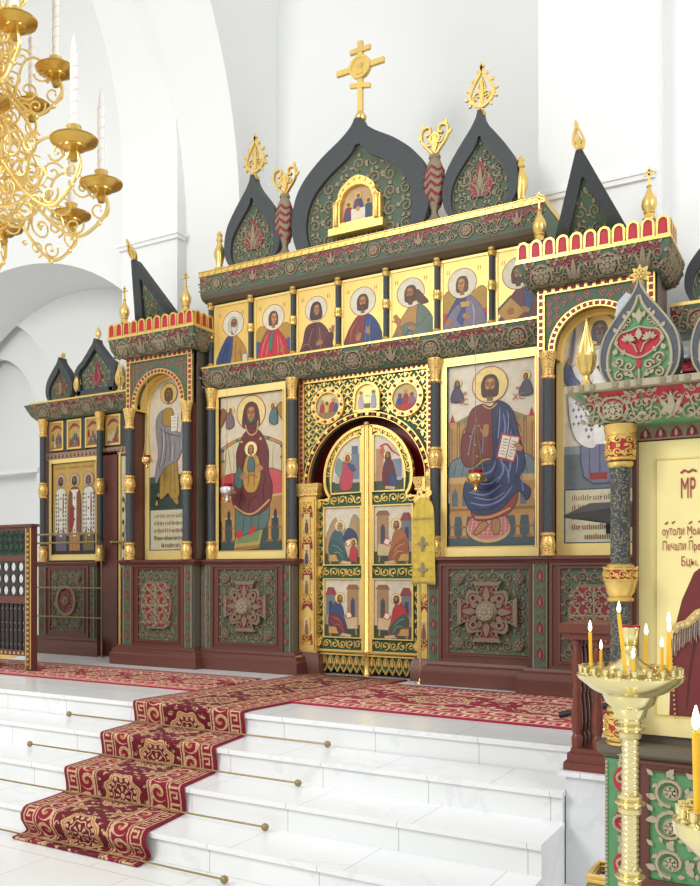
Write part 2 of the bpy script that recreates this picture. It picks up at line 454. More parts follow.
def profmap(x0, yf, prof):                    # (a along x, b along the profile arc 0..L, h outward)
    seg = []; L = 0
    for (d0, z0), (d1, z1) in zip(prof, prof[1:]):
        l = math.hypot(d1-d0, z1-z0); seg.append((L, l, d0, z0, d1, z1)); L += l
    def F(a, b, h):
        b = max(0, min(L-1e-6, b))
        for s0, l, d0, z0, d1, z1 in seg:
            if b <= s0+l:
                t = (b-s0)/l; dx, dz = (d1-d0)/l, (z1-z0)/l
                return (x0+a, yf-(d0+(d1-d0)*t)-h*dz, z0+(z1-z0)*t-h*dx)
        return (x0+a, yf-prof[-1][0]-h, prof[-1][1])
    return F, L
# ---------------------------------------------------------------- the setting
YR = [-2.69, -3.11, -3.52, -3.92]              # riser faces, top to bottom
m = MB(); m.box(-9, 7, -12, 1.5, -.74, -.64, 'floor'); struct(m, 'floor')
m = MB()
m.box(-7.5, 5.5, YR[0]+.415, 1.5, -.636, -.001, 'plat'); struct(m, 'platform_floor')
m = MB(); XR = [2.53, 2.53, 2.535, 2.535]
for k in range(4):
    y0 = YR[k]; z1 = -.16*k
    m.box(-7.5, XR[k] if k else 5.5, y0, y0+.41, -.639, z1-.031, 'steps')
    if k: m.box(-7.5, XR[k]+.005, y0-.025, y0+.41, z1-.03, z1, 'steps')
    else: m.box(-7.5, 5.5, y0-.025, y0+.415, z1-.033, z1-.001, 'steps')
struct(m, 'marble_steps')
m = MB(); m.box(2.536, 3.6, -3.07, -2.6, -.639, -.085, 'pier'); m.box(2.505, 3.62, -3.10, -2.6, -.085, -.06, 'steps'); struct(m, 'trim_pedestal')
# walls: back wall with the left aisle arch, two piers whose arches spring forward over the nave
def archpts(cx, zs, r, n=28): return [(cx-r*math.cos(PI*i/n), zs+r*math.sin(PI*i/n)) for i in range(n+1)]
G = flat(0, 0, 0)
m = MB()
A = [p for p in archpts(-4.95, 1.92, 2.88, 48) if p[0] < -2.62]
P = [(-9, -.01), (A[0][0], -.01)]+A+[(-2.6, A[-1][1]), (-2.6, 9.5), (-9, 9.5)]
m.plate(P, -1.15, 0.0, 'white', flat(0, .10, 0)); struct(m, 'wall_aisle_front')
m = MB(); m.box(-9, -2.2, 1.62, 1.72, -.01, 6, 'white')
for rr, x1, zs, y in ((1.35, -5.45, 3.3, 1.25), (.95, -5.96, 3.2, 1.40)):
    B = archpts(x1-rr, zs, rr, 28); P = [(-9, -.01), (B[0][0], -.01)]+B+[(B[-1][0], -.01), (-2.2, -.01), (-2.2, 6), (-9, 6)]
    m.plate(P, -.12, 0, 'white', flat(0, y, 0))
struct(m, 'wall_aisle_back')
m = MB(); m.box(-9, -5.90, 1.36, 1.62, 2.40, 2.46, 'white'); struct(m, 'trim_ledge')
m = MB(); m.box(-2.7, 7, .95, 1.1, -.01, 10, 'white'); struct(m, 'wall_apse')
m = MB(); m.box(-9.1, -9, -11.9, 2, -.64, 9.5, 'white'); struct(m, 'wall_left')  # unseen side wall, lengthened and raised to shade the left aisle
m = MB(); m.box(-9, -3.14, -7.0, .08, 8.9, 9.0, 'white'); struct(m, 'ceiling_shade_slab')  # unseen slab added over the left aisle to darken it
def rib(x0, x1, yf, zs, R, back=1.3, th=.5):
    m = MB(); pts = [(yf, -.01), (yf, zs)]
    for i in range(1, 25):
        a = PI/2*i/24*.95; pts.append((yf-R+R*math.cos(a), zs+R*math.sin(a)))
    out = [(back, -.01)]; vs = []
    top = pts[-1]
    prof = pts+[(top[0], top[1]+1.0), (back, top[1]+1.0), (back, -.01)]
    n = len(prof)
    m.add([(x0, y, z) for y, z in prof]+[(x1, y, z) for y, z in prof],
          [tuple(range(n)), tuple(range(2*n-1, n-1, -1))]+[(i, (i+1) % n, n+(i+1) % n, n+i) for i in range(n)], 'white')
    return m
m = rib(-3.12, -2.33, -.0, 5.5, 3.2); struct(m, 'wall_pier_left')
m = rib(-2.33, -1.62, .16, 4.7, 4.2); struct(m, 'wall_pilaster_left')
m = MB(); m.box(-3.15, -2.30, -.035, .1, 4.60, 4.64, 'white'); m.box(-3.16, -2.29, -.055, .1, 4.64, 4.68, 'white'); struct(m, 'trim_impost_left')
m = rib(1.56, 2.50, .0, 5.6, 3.6); struct(m, 'wall_pier_right')
m = MB(); m.box(1.53, 2.48, -.035, .1, 4.11, 4.15, 'white'); m.box(1.52, 2.49, -.05, .1, 4.15, 4.18, 'white'); struct(m, 'trim_impost_right')
m = rib(2.50, 6.5, .25, 5.6, 3.8); struct(m, 'wall_right')
# ---------------------------------------------------------------- carpets and stair rods
def carpet(name, rows, w, label, cat, group=None, solid=.012, mat='carpet'):   # rows: (cx, y, z), laid along v
    m = MB(); L = 0; n = 9; vs = []; fs = []
    for i, (cx, y, z) in enumerate(rows):
        if i: L += math.dist(*[(r[0][0] if isinstance(r[0], tuple) else r[0], r[1], r[2]) for r in (rows[i-1], rows[i])])
        for j in range(n):
            u = j/(n-1)
            m.uv[len(vs)] = (u*.97, L*.97/w)
            if isinstance(cx, tuple): vs.append((cx[0], y+w*(u-.5), z))
            else: vs.append((cx+w*(u-.5), y, z))
    for i in range(len(rows)-1):
        for j in range(n-1): fs.append((i*n+j, i*n+j+1, (i+1)*n+j+1, (i+1)*n+j))
    m.add(vs, fs, mat); o = m.build(name, None, (vs[0][0], vs[0][1], rows[-1][2]), smooth=1.2)
    md = o.modifiers.new('pile', 'SOLIDIFY'); md.thickness = solid; md.offset = 1
    tag(o, label, cat, group); return o
rows = []
yy = [-.42, -.9, -1.4, -1.9, -2.3, -2.6]
cxp = lambda y: -.175+(y+2.69)*.10
for y in yy: rows.append((cxp(y), y, .013))
cxs = lambda y: -.155+(-2.69-y)*.15
for k in range(4):
    zt = -.16*k; y = YR[k]
    if k < 3:
        seq = [(y-.01, zt+.004), (y-.032, zt+.001), (y-.042, zt-.014), (y-.038, zt-.04), (y-.022, zt-.10), (y-.016, zt-.150), (y-.04, zt-.157), (y-.2, zt-.157)]
    else:
        seq = [(y+.05, zt+.006), (y-.02, zt+.008), (y-.05, zt-.004), (y-.075, zt-.035), (y-.07, zt-.075), (y-.04, zt-.115), (y-.02, zt-.145), (y-.035, zt-.154), (y-.09, zt-.154), (y-.15, zt-.153)]
    for a, b in seq: rows.append((cxs(a), a-.004, b+.010))
carpet('stair_runner', rows, .97, 'red and beige medallion runner coming down the white marble steps', 'carpet')
rows = [((-4.6+i*.4,), -1.50-.0*i, .0105) for i in range(11)]
carpet('aisle_carpet', rows, .98, 'red patterned carpet strip on the platform left of the runner', 'carpet', solid=.010, mat='carpet_lit')
rows = [((.02+i*.3,), -1.42-.008*i, .0105) for i in range(11)]
carpet('platform_carpet', rows, 1.42, 'red patterned carpet on the platform right of the runner', 'carpet', solid=.010, mat='carpet_lit')
nth = ['topmost', 'second', 'third', 'lowest']
for k in range(4):
    z = -.16*(k+1)+.028; y = YR[k]-.062-(.02 if k < 3 else .055)
    x0, x1 = -1.24+.02*k, 1.0+.027*k
    t = thing('stair_rod', (0, y, z), '%s brass stair rod across the runner' % nth[k] + (' at the foot of the steps' if k == 3 else ''), 'stair rod', 'stair rods')
    MB().tube([(x0, y, z), (x1, y, z)], .006, 'rail', 8).build('rod', t)
    for x in (x0, x1): MB().sphere(x, y, z, .022, 'rail', 12).build('ball_end', t)
# ---------------------------------------------------------------- screen: carved pieces
def beam(name, x0, x1, yf, yb, prof, label, cat, unit, ends=False, strip=None, plain=0):
    t = thing(name, ((x0+x1)/2, yf, prof[0][1]), label, cat)
    if plain:
        m = MB(); cornice(m, x0, x1, yf, yb, prof[:plain+1], 'olive', ends); m.build('soffit', t); prof = prof[plain:]
    m = MB(); cornice(m, x0, x1, yf, yb, prof, 'green', ends)
    F, L = profmap(x0, yf, prof); W_ = x1-x0
    frieze(m, F, L, W_, unit)
    m.build('carved_beam', t)
    if strip: strip(t)
    return t
def goldlip(t, x0, x1, yf, z0, z1, d, teeth=True, yb=None, ends=False):
    m = MB(); m.box(x0-(d if ends else 0), x1+(d if ends else 0), yf-d, yb if yb is not None else yf+.1, z0, z1, 'gold')
    if teeth:
        F = flat(x0, yf-d, z0); h = z1-z0; n = int((x1-x0)/(h*1.3))
        for i in range(n):
            a = (i+.5)*(x1-x0)/n
            m.plate(circ(a, h*.5, h*.30, 8), 0, .010, 'gold', F)
        m.ribbon([(0, h*.1), (x1-x0, h*.1)], h*.2, .008, 'gold', F, 0, False); m.ribbon([(0, h*.9), (x1-x0, h*.9)], h*.2, .012, 'gold', F, 0, False)
    m.build('gold_lip', t)['label'] = 'gilded upper lip'
DX0, DX1 = -1.65, 1.745
TOPP = [(0.0, 3.665), (.05, 3.672), (.10, 3.69), (.125, 3.725), (.13, 3.80), (.135, 3.90)]
beam('top_cornice', DX0, DX1, -.38, -.008, TOPP, 'long carved green and red cornice with gold lip on top of the icon screen', 'cornice', .43,
     strip=lambda t: goldlip(t, DX0-.005, DX1+.005, -.38, 3.90, 3.958, .145, True, -.008), plain=3)
MIDP = [(0.0, 2.79), (.01, 2.80), (.05, 2.85), (.08, 2.92), (.095, 2.998)]
beam('middle_frieze', -1.66, 1.70, -.375, -.335, MIDP, 'carved green and red beam with thin gold edge between the two rows of icons', 'frieze', .38,
     strip=lambda t: goldlip(t, -1.66, 1.70, -.375, 2.998, 3.016, .108, False, -.335))
# body behind the icons
for lb, x0, x1, z0 in (('left of the gate, behind the mother and child icon', -1.66, -.64, 1.09), ('right of the gate, behind the open book icon', .75, 1.69, 1.09), ('above the gate, behind the upper row of icons', -.64, .75, 2.82)):
    m = MB(); m.box(x0, x1, -.325, -.01, z0, 3.66 if z0 > 2 else 2.785, 'olive')
    if z0 < 2: m.box(x0, x1, -.325, -.01, 2.785, 3.66, 'olive')
    o = m.build('backing_panel', None, ((x0+x1)/2, -.17, z0)); tag(o, 'plain olive brown backing panel '+lb, 'panel')
# colonettes of the upper row
def colonette(x, label):
    t = thing('colonette', (x, -.40, 3.016), label, 'column', 'slim colonettes of the upper row')
    MB().lathe(x, -.40, 3.016, [(.021, 0), (.021, .665)], 'dark', 12).build('shaft', t)
    for z, h in ((3.016, .045), (3.31, .085), (3.60, .075)):
        MB().lathe(x, -.40, z, [(.022, 0), (.03, .006), (.027, h*.3), (.034, h*.5), (.027, h*.7), (.031, h-.006), (.022, h)], 'gold', 14).build('gold_band', t)
CN = ['left end of the upper icon row', 'between the grey-bearded and the red-cloaked upper icons', 'between the red-cloaked and the maroon-veiled upper icons', 'between the maroon-veiled and the frontal central upper icons',
      'between the frontal central and the wild-haired upper icons', 'between the wild-haired and the violet-cloaked upper icons', 'between the violet-cloaked and the book-holding upper icons']
for k in range(7): colonette(-1.6+.48*k, 'slim dark colonette with gold bands, '+CN[k])
def column(x, y, z0, z1, label, r=.037, zm=None, group='dark columns with gold rings', big=1.0, mat='dark', cap='goldred'):
    t = thing('column', (x, y, z0), label, 'column', group)
    MB().lathe(x, y, z0, [(r, .1), (r, z1-z0-.05)], mat, 16).build('shaft', t)
    b = .185*big
    pr = [(.052, 0), (.055, .012), (.046, .02), (.05, .05), (.054, .085), (.047, .13), (.04, .15), (.05, .165), (.05, .178), (.04, .185)]
    k = r/.037
    MB().lathe(x, y, z0, [(a*k, q*big) for a, q in pr], cap, 20).build('base', t)
    zm = zm or (z0+(z1-z0)*.5)
    pr = [(.038, -.095), (.05, -.088), (.05, -.075), (.04, -.068), (.052, -.045), (.06, 0), (.052, .045), (.04, .068), (.05, .075), (.05, .088), (.038, .095)]
    MB().lathe(x, y, zm, [(a*k, q*big) for a, q in pr], cap, 20).build('ring', t)
    pr = [(.038, -.21), (.048, -.2), (.048, -.185), (.038, -.175), (.042, -.12), (.054, -.05), (.06, -.03), (.062, 0)]
    MB().lathe(x, y, z1, [(a*k, q*big) for a, q in pr], cap, 20).build('capital', t)
    return t
column(-1.58, -.42, 1.085, 2.80, 'dark column with gold rings at the left edge of the enthroned mother and child icon')
column(-.636, -.42, 1.085, 2.80, 'dark column with gold rings between the mother and child icon and the golden gate')
column(.79, -.42, 1.085, 2.80, 'dark column with gold rings just behind the hanging yellow brocade, right of the golden gate')
# ---------------------------------------------------------------- ogee gables, vases and finials on the top cornice
def ogee_gable(name, cx, y, z0, w, h, label, inset=.07, crest=None, cell=.13, group=None, redmotif=True, mats=('dark', 'green', 'carve', 'red'), depth=.07, top=.265, heart=None):
    t = thing(name, (cx, y, z0), label, 'gable', group); F = flat(cx, y, z0)
    P = ogee(w, h, w > 1); I = ogee(w-2*inset, h*(1-(.22 if w > 1 else top)), w > 1)
    I = [(a, b+.001) for a, b in I]
    m = MB(); m.ring(P, I, -.02, depth, mats[0], F); m.plate(P, -.05, -.021, mats[0], F); m.build('frame', t)
    m = MB(); m.plate(offset(I, -.004), -.02, .015, mats[1], F); C_ = offset(I, cell*.09)
    if not heart: scrolls(m, -w*.5, w*.5, -.02, h*.85, cell, cell*.13, .016, mats[2], F, C_, .015)
    m.ribbon(I+[I[0]], .014, .012, mats[2], F, .015, False)
    if heart:
        heart(m, w, h, mats, F)
    elif redmotif:
        r = m; q = w*.17; zc = h*.30
        R = catmull([(0, zc+q*1.7), (q*.55, zc+q*.55), (q, zc), (q*.75, zc-q*.8), (0, zc-q*1.15), (-q*.75, zc-q*.8), (-q, zc), (-q*.55, zc+q*.55)], 4)
        r.plate(R, .015, .028, mats[3], F)
        for s in (-1, 1):
            m.ribbon([(s*q*.1, zc-q*1.1), (s*q*.3, zc-q*.3), (s*q*.75, zc+q*.1)], q*.26, .014, mats[2], F, .028); m.ribbon([(s*q*.08, zc-q*.9), (s*q*.18, zc+q*.1), (s*q*.42, zc+q*.7)], q*.22, .014, mats[2], F, .028)
            m.ribbon(spiral(s*q*1.15, zc+q*.5, q*.6, 1.1, PI, -s, 12), q*.22, .016, mats[2], F, .015, False)
        leaf(m, 0, zc-q*.7, q*2, PI/2, q*.35, .016, mats[2], F, .028)
    m.build('carved_panel', t)
    if crest: crest(t, cx, y, z0+h)
    return t
def flame_crest(t, cx, y, z, s=1.0):
    m = MB(); F = flat(cx, y+.012, z); H = .40*s; w = .115*s
    m.lathe(cx, y, z-.03*s, [(.03*s, 0), (.04*s, .02*s), (.02*s, .05*s)], 'gold', 12)
    O = catmull([(0, .04*s), (w*.75, .09*s), (w, .16*s), (w*.7, .25*s), (w*.25, .33*s), (0, H), (-w*.25, .33*s), (-w*.7, .25*s), (-w, .16*s), (-w*.75, .09*s)], 4)
    I = offset(O, .024*s)
    m.ring(O, I, 0, .024, 'gold', F); m.ring(O, I, -.006, 0, 'gold', F)
    for a, b in O[::3]:
        L = math.hypot(a, b-.18*s) or 1; leaf(m, a, b, .034*s, math.atan2(b-.18*s, a), .024*s, .02, 'gold', F)
    for sg in (-1, 1):
        m.ribbon(spiral(sg*.036*s, .15*s, .036*s, 1.2, -PI/2, sg, 12), .018*s, .02, 'gold', F, 0, False)
        m.ribbon([(0, .05*s), (sg*.03*s, .22*s), (0, .3*s)], .018*s, .02, 'gold', F, 0, False)
        m.ribbon([(sg*.01*s, .06*s), (sg*.06*s, .09*s), (sg*.08*s, .15*s)], .02*s, .02, 'gold', F, 0, False)
    leaf(m, 0, .08*s, .22*s, PI/2, .04*s, .02, 'gold', F)
    m.build('crest', t)['label'] = 'gilded openwork flame crest'
def bud_crest(t, cx, y, z, s=1.0):
    MB().lathe(cx, y, z-.01, [(.014*s, 0), (.022*s, .012*s), (.014*s, .03*s), (.034*s, .075*s), (.03*s, .11*s), (.012*s, .15*s), (.002, .18*s)], 'gold', 12, 6, 40/s, .12).build('crest', t)['label'] = 'gilded bud crest'
def star_crest(t, cx, y, z, s=1.0):
    m = MB(); F = flat(cx, y+.01, z+.032*s)
    pts = []
    for i in range(16):
        a = 2*PI*i/16+PI/2; r = (.045 if i % 2 == 0 else .026)*s; pts.append((r*math.cos(a), r*math.sin(a)))
    m.plate(pts, 0, .016, 'gold', F); rosette(m, 0, 0, .022*s, 'gold', F, .016, .006, 6); m.lathe(cx, y, z-.015*s, [(.012*s, 0), (.018*s, .01*s), (.008*s, .03*s)], 'gold', 10)
    m.build('crest', t)['label'] = 'gilded star flower crest'
ogee_gable('ogee_gable', -1.05, -.42, 3.958, .64, .85, 'left small dark ogee gable with red palmette and gold flame crest, on the top cornice', .075, flame_crest, .105)
ogee_gable('ogee_gable', 1.205, -.42, 3.958, .64, .85, 'right small dark ogee gable with red palmette and gold flame crest, on the top cornice', .075, flame_crest, .105)
big = ogee_gable('ogee_gable', .083, -.42, 3.958, 1.36, 1.09, 'large central dark ogee gable with green scrolled field on the top cornice', .155, None, .15, None, False)
# small picture shrine on the big gable
t = thing('picture_shrine', (.083, -.44, 4.05), 'small gilded arched shrine with three seated figures, fixed on the large central gable', 'icon')
F = flat(.083, -.44, 4.05)
AO = [(-.235, .0), (.235, .0), (.235, .26)]+catmull([(.235, .26), (.19, .30), (.17, .37), (.09, .44), (0, .475), (-.09, .44), (-.17, .37), (-.19, .30), (-.235, .26)], 3, False)[1:]
n_ = len(AO)
AI = [(-.165, .07), (.165, .07), (.165, .25)]+catmull([(.165, .25), (.15, .28), (.13, .33), (.07, .375), (0, .39), (-.07, .375), (-.13, .33), (-.15, .28), (-.165, .25)], 3, False)[1:]
m = MB(); m.ring(AO, AI, -.02, .07, 'gold', F)
for s in (-1, 1): m.lathe(.083+s*.2, -.52, 4.10, [(.022, 0), (.016, .02), (.016, .18), (.026, .21)], 'gold', 10)
m.plate(rect(-.27, .27, -.035, .03), -.02, .1, 'gold', F)
for i in range(0, len(AO)-3, 2): m.plate(circ(AO[i+3][0]*.92, AO[i+3][1]*.95, .014, 6), .07, .082, 'gold', F)
m.build('frame', t)
m = MB(); m.plate(offset(AI, -.01), -.015, .02, paint((214, 178, 130)), F)
lay = [.02]
def pl(P, col): lay[0] += .0008; m.plate(P, lay[0]-.0006, lay[0], paint(col), F)
for x, z, col in ((-.1, .16, (150, 52, 50)), (.1, .16, (70, 92, 84)), (0, .22, (52, 74, 130))):
    pl(circ(x, z+.085, .034, 12), (226, 190, 96)); pl(circ(x, z+.083, .018, 10), (132, 84, 50))
    pl(catmull([(x-.05, z-.08), (x-.035, z+.04), (x, z+.06), (x+.035, z+.04), (x+.05, z-.08)], 3), col)
    pl(catmull([(x-.02, z-.08), (x-.03, z), (x, z+.045), (x+.01, z-.08)], 3), (62, 84, 136) if x else (150, 60, 56))
pl(rect(-.07, .07, .08, .19), (238, 226, 200)); pl(circ(0, .185, .022, 10), (206, 160, 80)); pl(rect(-.15, .15, .072, .085), (120, 100, 60))
m.build('painting', t)
# eight-pointed cross on the central gable
t = thing('gold_cross', (.083, -.42, 5.03), 'tall gilded cross with a ring at the crossing, on the tip of the central gable', 'cross')
F = flat(.083, -.42, 5.03)
MB().lathe(.083, -.42, 5.02, [(.02, 0), (.05, .03), (.055, .06), (.035, .095), (.02, .12)], 'gold', 14).build('base', t)
m = MB()
m.plate(rect(-.024, .024, .1, .735), -.015, .02, 'gold', F); m.plate(rect(-.235, .235, .475, .523), -.013, .022, 'gold', F)
m.plate(rect(-.10, .10, .635, .675), -.013, .022, 'gold', F); m.plate([(-.10, .335), (.10, .29), (.10, .33), (-.10, .375)], -.013, .022, 'gold', F)
m.build('bars', t)
m = MB(); m.ring(circ(0, .50, .105), circ(0, .50, .08), -.017, .03, 'gold', F); m.plate(circ(0, .50, .081), -.01, .024, 'gold', F)
m.ring(circ(0, .515, .035, 14), circ(0, .515, .02, 14), .024, .034, 'gold', F); m.plate(circ(0, .515, .018, 12), .022, .036, 'gold', F); m.plate([(-.035, .435), (.035, .435), (.022, .485), (-.022, .485)], .022, .03, 'gold', F); m.build('ring', t)
def vase(x, label):
    t = thing('carved_vase', (x, -.42, 3.958), label, 'vase', 'carved vases on the top cornice')
    pr = [(.085, 0), (.09, .02), (.05, .05), (.03, .09), (.032, .12), (.060, .17), (.092, .26), (.100, .34), (.088, .44), (.056, .53), (.042, .56), (.052, .575), (.045, .60)]
    MB().lathe(x, -.42, 3.958, pr, 'carve', 20, 8, 0, .03).build('body', t)
    m = MB()
    for k, z in enumerate((.2, .27, .34, .41, .48)):
        def G_(a, b, h, x=x):
            rr = pr[-1][0]
            for (r0, z0), (r1, z1) in zip(pr, pr[1:]):
                if z0 <= b <= z1: rr = r0+(r1-r0)*(b-z0)/max(1e-6, z1-z0)
            rr = rr*1.03+.002; q = a/rr
            return (x+(rr+h)*math.sin(q), -.42-(rr+h)*math.cos(q), 3.958+b)
        m.ribbon([(-.055, z-.045), (0, z), (.055, z-.045)], .028, .004, 'red', G_, 0, False)
        for dx in (-.10, .10): m.ribbon([(dx-.035, z-.045), (dx, z-.01), (dx+.035, z-.045)], .026, .004, 'red', G_, 0, False)
    m.build('chevrons', t)['label'] = 'crimson chevron inlay'
    m = MB(); F = flat(x, -.41, 4.55)
    for s in (-1, 1):
        O = catmull([(0, .0), (s*.05, .06), (s*.115, .15), (s*.11, .24), (s*.05, .255), (s*.04, .20), (s*.075, .19)], 5, False)
        m.ribbon(O, .03, .025, 'gold', F, 0, False); m.ribbon(O, .03, -.006, 'gold', F, 0, False)
        m.ribbon(spiral(s*.045, .13, .042, 1.2, PI, -s, 12), .016, .02, 'gold', F, 0, False)
        leaf(m, s*.11, .16, .06, .6 if s > 0 else PI-.6, .03, .02, 'gold', F); leaf(m, s*.09, .24, .06, 1.2 if s > 0 else PI-1.2, .03, .02, 'gold', F)
        m.ribbon([(0, .02), (s*.03, .12), (s*.01, .2)], .018, .02, 'gold', F, 0, False)
    leaf(m, 0, .02, .2, PI/2, .05, .02, 'gold', F); m.ring(circ(0, .15, .05), circ(0, .15, .032), 0, .024, 'gold', F)
    m.build('crest', t)['label'] = 'gilded heart-shaped scroll crest'
vase(-.715, 'grey carved vase with red chevrons and gold crest, left of the large central gable')
vase(.79, 'grey carved vase with red chevrons and gold crest, right of the large central gable')
def twist_finial(x, label):
    pr = [(.05, 0), (.055, .02), (.03, .04), (.035, .09), (.052, .16), (.05, .21), (.03, .26), (.02, .29), (.034, .305), (.03, .32), (.022, .345), (.028, .36), (.016, .385), (.004, .40)]
    o = MB().lathe(x, -.44, 3.958, pr, 'gold', 24, 4, 26, .14).build('twisted_finial', None, (x, -.44, 3.958)); tag(o, label, 'finial', 'twisted finials on the top cornice')
twist_finial(-1.46, 'twisted gold finial at the left end of the top cornice'); twist_finial(1.54, 'twisted gold finial at the right end of the top cornice')
# ---------------------------------------------------------------- golden gate
t = thing('gate_portal', (.06, -.34, 0), 'gilded arched portal with green tracery framing the golden double gate', 'portal')
PX0, PX1, GX = -.615, .735, .06
A = archpts(.085, 1.79, .585, 36)
P = [(PX0, 1.79)]+A+[(PX1, 1.79), (PX1, 2.805), (PX0, 2.805)]
F = flat(0, -.30, 0)
m = MB(); m.plate(P, -.12, 0, 'greend', F); m.build('spandrel', t)['label'] = 'deep green spandrel ground'
m = MB()
clip = [(PX0+.06, 1.8)]+[(GX+.025+(a-GX-.025)*1.12, 1.79+(b-1.79)*1.12) for a, b in A]+[(PX1-.06, 1.8), (PX1-.06, 2.75), (PX0+.06, 2.75)]
nx = 15
for i in range(nx):
    x = PX0+.06+(PX1-PX0-.12)*(i+.5)/nx; am = (PX1-PX0-.12)/nx*.5
    for s in (-1, 1):
        run = []
        for q in range(90):
            z = 1.8+.95*q/89; p = (x+s*am*math.cos(z*2*PI/.155+(PI if i % 2 else 0)), z)
            if inside(clip, *p): run.append(p)
            else:
                if len(run) > 2: m.ribbon(run, .017, .012, 'gold', F, 0, False)
                run = []
        if len(run) > 2: m.ribbon(run, .017, .012, 'gold', F, 0, False)
    for k in range(13):
        z = 1.80+.155*(k*.5+(.25 if i % 2 else 0))
        if inside(clip, x, z) and k % 1 == 0: leaf(m, x, z-.03, .06, PI/2, .026, .010, 'gold', F)
m.build('tracery', t)['label'] = 'gilded leaf tracery'
m = MB()
for x in (PX0, PX1-.055): m.plate(rect(x, x+.055, 1.79, 2.805), 0, .03, 'gold', F)
m.plate(rect(PX0, PX1, 2.75, 2.805), 0, .032, 'gold', F)
def pis(m, x, z, w, h, a, F, h0, mat='red'):
    ca, sa = math.cos(a), math.sin(a)
    def T(p, q): return (x+p*ca-q*sa, z+p*sa+q*ca)
    m.plate([T(-w/2, -h/2), T(w/2, -h/2), T(w/2, h/2), T(-w/2, h/2)], h0, h0+.003, mat, F)
k = 20
for i in range(k):
    z = 1.83+.93*i/(k-1)
    for x in (PX0+.03, PX1-.027): pis(m, x, z, .030, .032, 0, F, .030)
for i in range(28): pis(m, PX0+.03+(PX1-PX0-.06)*i/27, 2.776, .026, .024, 0, F, .032)
m.build('border', t)['label'] = 'gilded border with red teeth'
m = MB()
Ao = [(.085+(a-.085)*1.085, 1.79+(b-1.79)*1.085) for a, b in A]
m.ring(Ao+A[::-1], [(.085+(a-.085)*1.07, 1.79+(b-1.79)*1.07) for a, b in A]+[(.085+(a-.085)*1.012, 1.79+(b-1.79)*1.012) for a, b in A][::-1], 0, .05, 'gold', F)
for i in range(34):
    a = PI*(i+.5)/34; pis(m, .085-.585*1.045*math.cos(a), 1.79+.585*1.045*math.sin(a), .03, .026, PI/2-a, F, .0505, 'red' if i % 2 == 0 else 'gold')
m.build('archivolt', t)['label'] = 'gilded archivolt with red teeth'
m = MB(); vs = []; fs = []
R_ = [(-.50, 1.60), (-.50, 1.79)]+A+[(.67, 1.79), (.67, 1.60)]
for a, b in R_: vs += [(a, -.30, b), (a, -.02, b)]
for i in range(len(R_)-1): fs.append((2*i, 2*i+1, 2*i+3, 2*i+2))
m.add(vs, fs, 'redd'); m.box(-.60, .735, -.05, -.02, 0, 2.78, 'redd')
m.build('reveal', t)['label'] = 'dark red lacquered reveal'
for sx, x0, x1 in ((-1, -.60, -.415), (1, .60, .735)):
    m = MB(); m.box(x0, x1, -.35, -.05, .20, 1.67, 'gold')
    cx = (x0+x1)/2; Fp = flat(cx, -.35, 0); w = (x1-x0)/2
    m.plate(rect(-w+.03, w-.03, .24, 1.64), 0, .002, 'gold', Fp)
    for z in (.30, .62, .91, 1.20, 1.50): m.plate(catmull([(-w*.6, z-.03), (0, z+.02), (w*.6, z-.03), (w*.45, z+.09), (0, z+.05), (-w*.45, z+.09)], 3), .002, .004, 'red', Fp)
    for z in (.28, .66, .95, 1.24, 1.52):
        for s in (-1, 1):
            m.ribbon(spiral(s*.028, z+.02, .034, 1.2, PI/2, s, 12), .013, .014, 'gold', Fp, .002, False); m.ribbon(spiral(s*.028, z+.09, .03, 1.2, -PI/2, -s, 12), .012, .014, 'gold', Fp, .002, False)
    for s in (-1, 1): m.ribbon([(s*(w-.018), .22), (s*(w-.018), 1.65)], .02, .02, 'gold', Fp, 0, False)
    m.build('pilaster', t)
    m = MB(); cornice(m, x0-.005, x1+.005, -.35, 0, [(0, 1.67), (.015, 1.685), (.012, 1.72), (.03, 1.765), (.034, 1.795)], 'goldred'); m.build('capital', t)
    for z, hh in ((.36, .17), (.74, .19), (1.03, .19), (1.32, .19)) if sx < 0 else ((.36, .17),):
        m = MB(); m.plate(rect(-.032, .032, z, z+hh), .004, .016, 'gold', Fp)
        m.plate(rect(-.024, .024, z+.01, z+hh-.01), .016, .017, paint((218, 196, 150)), Fp)
        m.plate(catmull([(-.018, z+.012), (-.016, z+.09), (0, z+.12), (.016, z+.09), (.018, z+.012)], 3), .017, .018, paint([(92, 70, 110), (120, 62, 52), (70, 74, 104), (150, 96, 60)][int(z*10) % 4]), Fp)
        m.plate(circ(0, z+.13, .013, 10), .018, .019, paint((214, 170, 80)), Fp); m.plate(circ(0, z+.128, .008, 8), .019, .020, paint((110, 70, 44)), Fp)
        m.build('saint_plaque', t)
    m = MB(); cornice(m, x0-.02, x1+.02, -.36, 0, [(.03, 0), (.03, .12), (.02, .135), (.015, .175), (0, .2)], 'wood'); m.build('pilaster_base', t)
def medal(cx, cz, r, cols, name='medallion'):
    m = MB(); m.ring(circ(cx, cz, r, 32), circ(cx, cz, r*.72, 32), 0, .045, 'gold', F)
    for i in range(22):
        a = 2*PI*i/22; m.plate(circ(cx+r*.86*math.cos(a), cz+r*.86*math.sin(a), r*.09, 6), .045, .055, 'gold' if i % 2 else 'red', F)
    q = r*.74; m.plate(circ(cx, cz, q, 28), .0, .02, paint((204, 186, 150)), F); l = .02
    for P, col in cols:
        l += .001; m.plate(catmull([(cx+a*q, cz+b*q) for a, b in P], 3), l-.0008, l, paint(col), F)
    m.build(name, t)
body = lambda x, w=.22, top=.25, bot=-.7: [(x-w, bot), (x-w*.8, top-.2), (x, top), (x+w*.8, top-.2), (x+w, bot)]
hd = lambda x, z, r=.15: [(x-r, z), (x, z+r), (x+r, z), (x, z-r)]
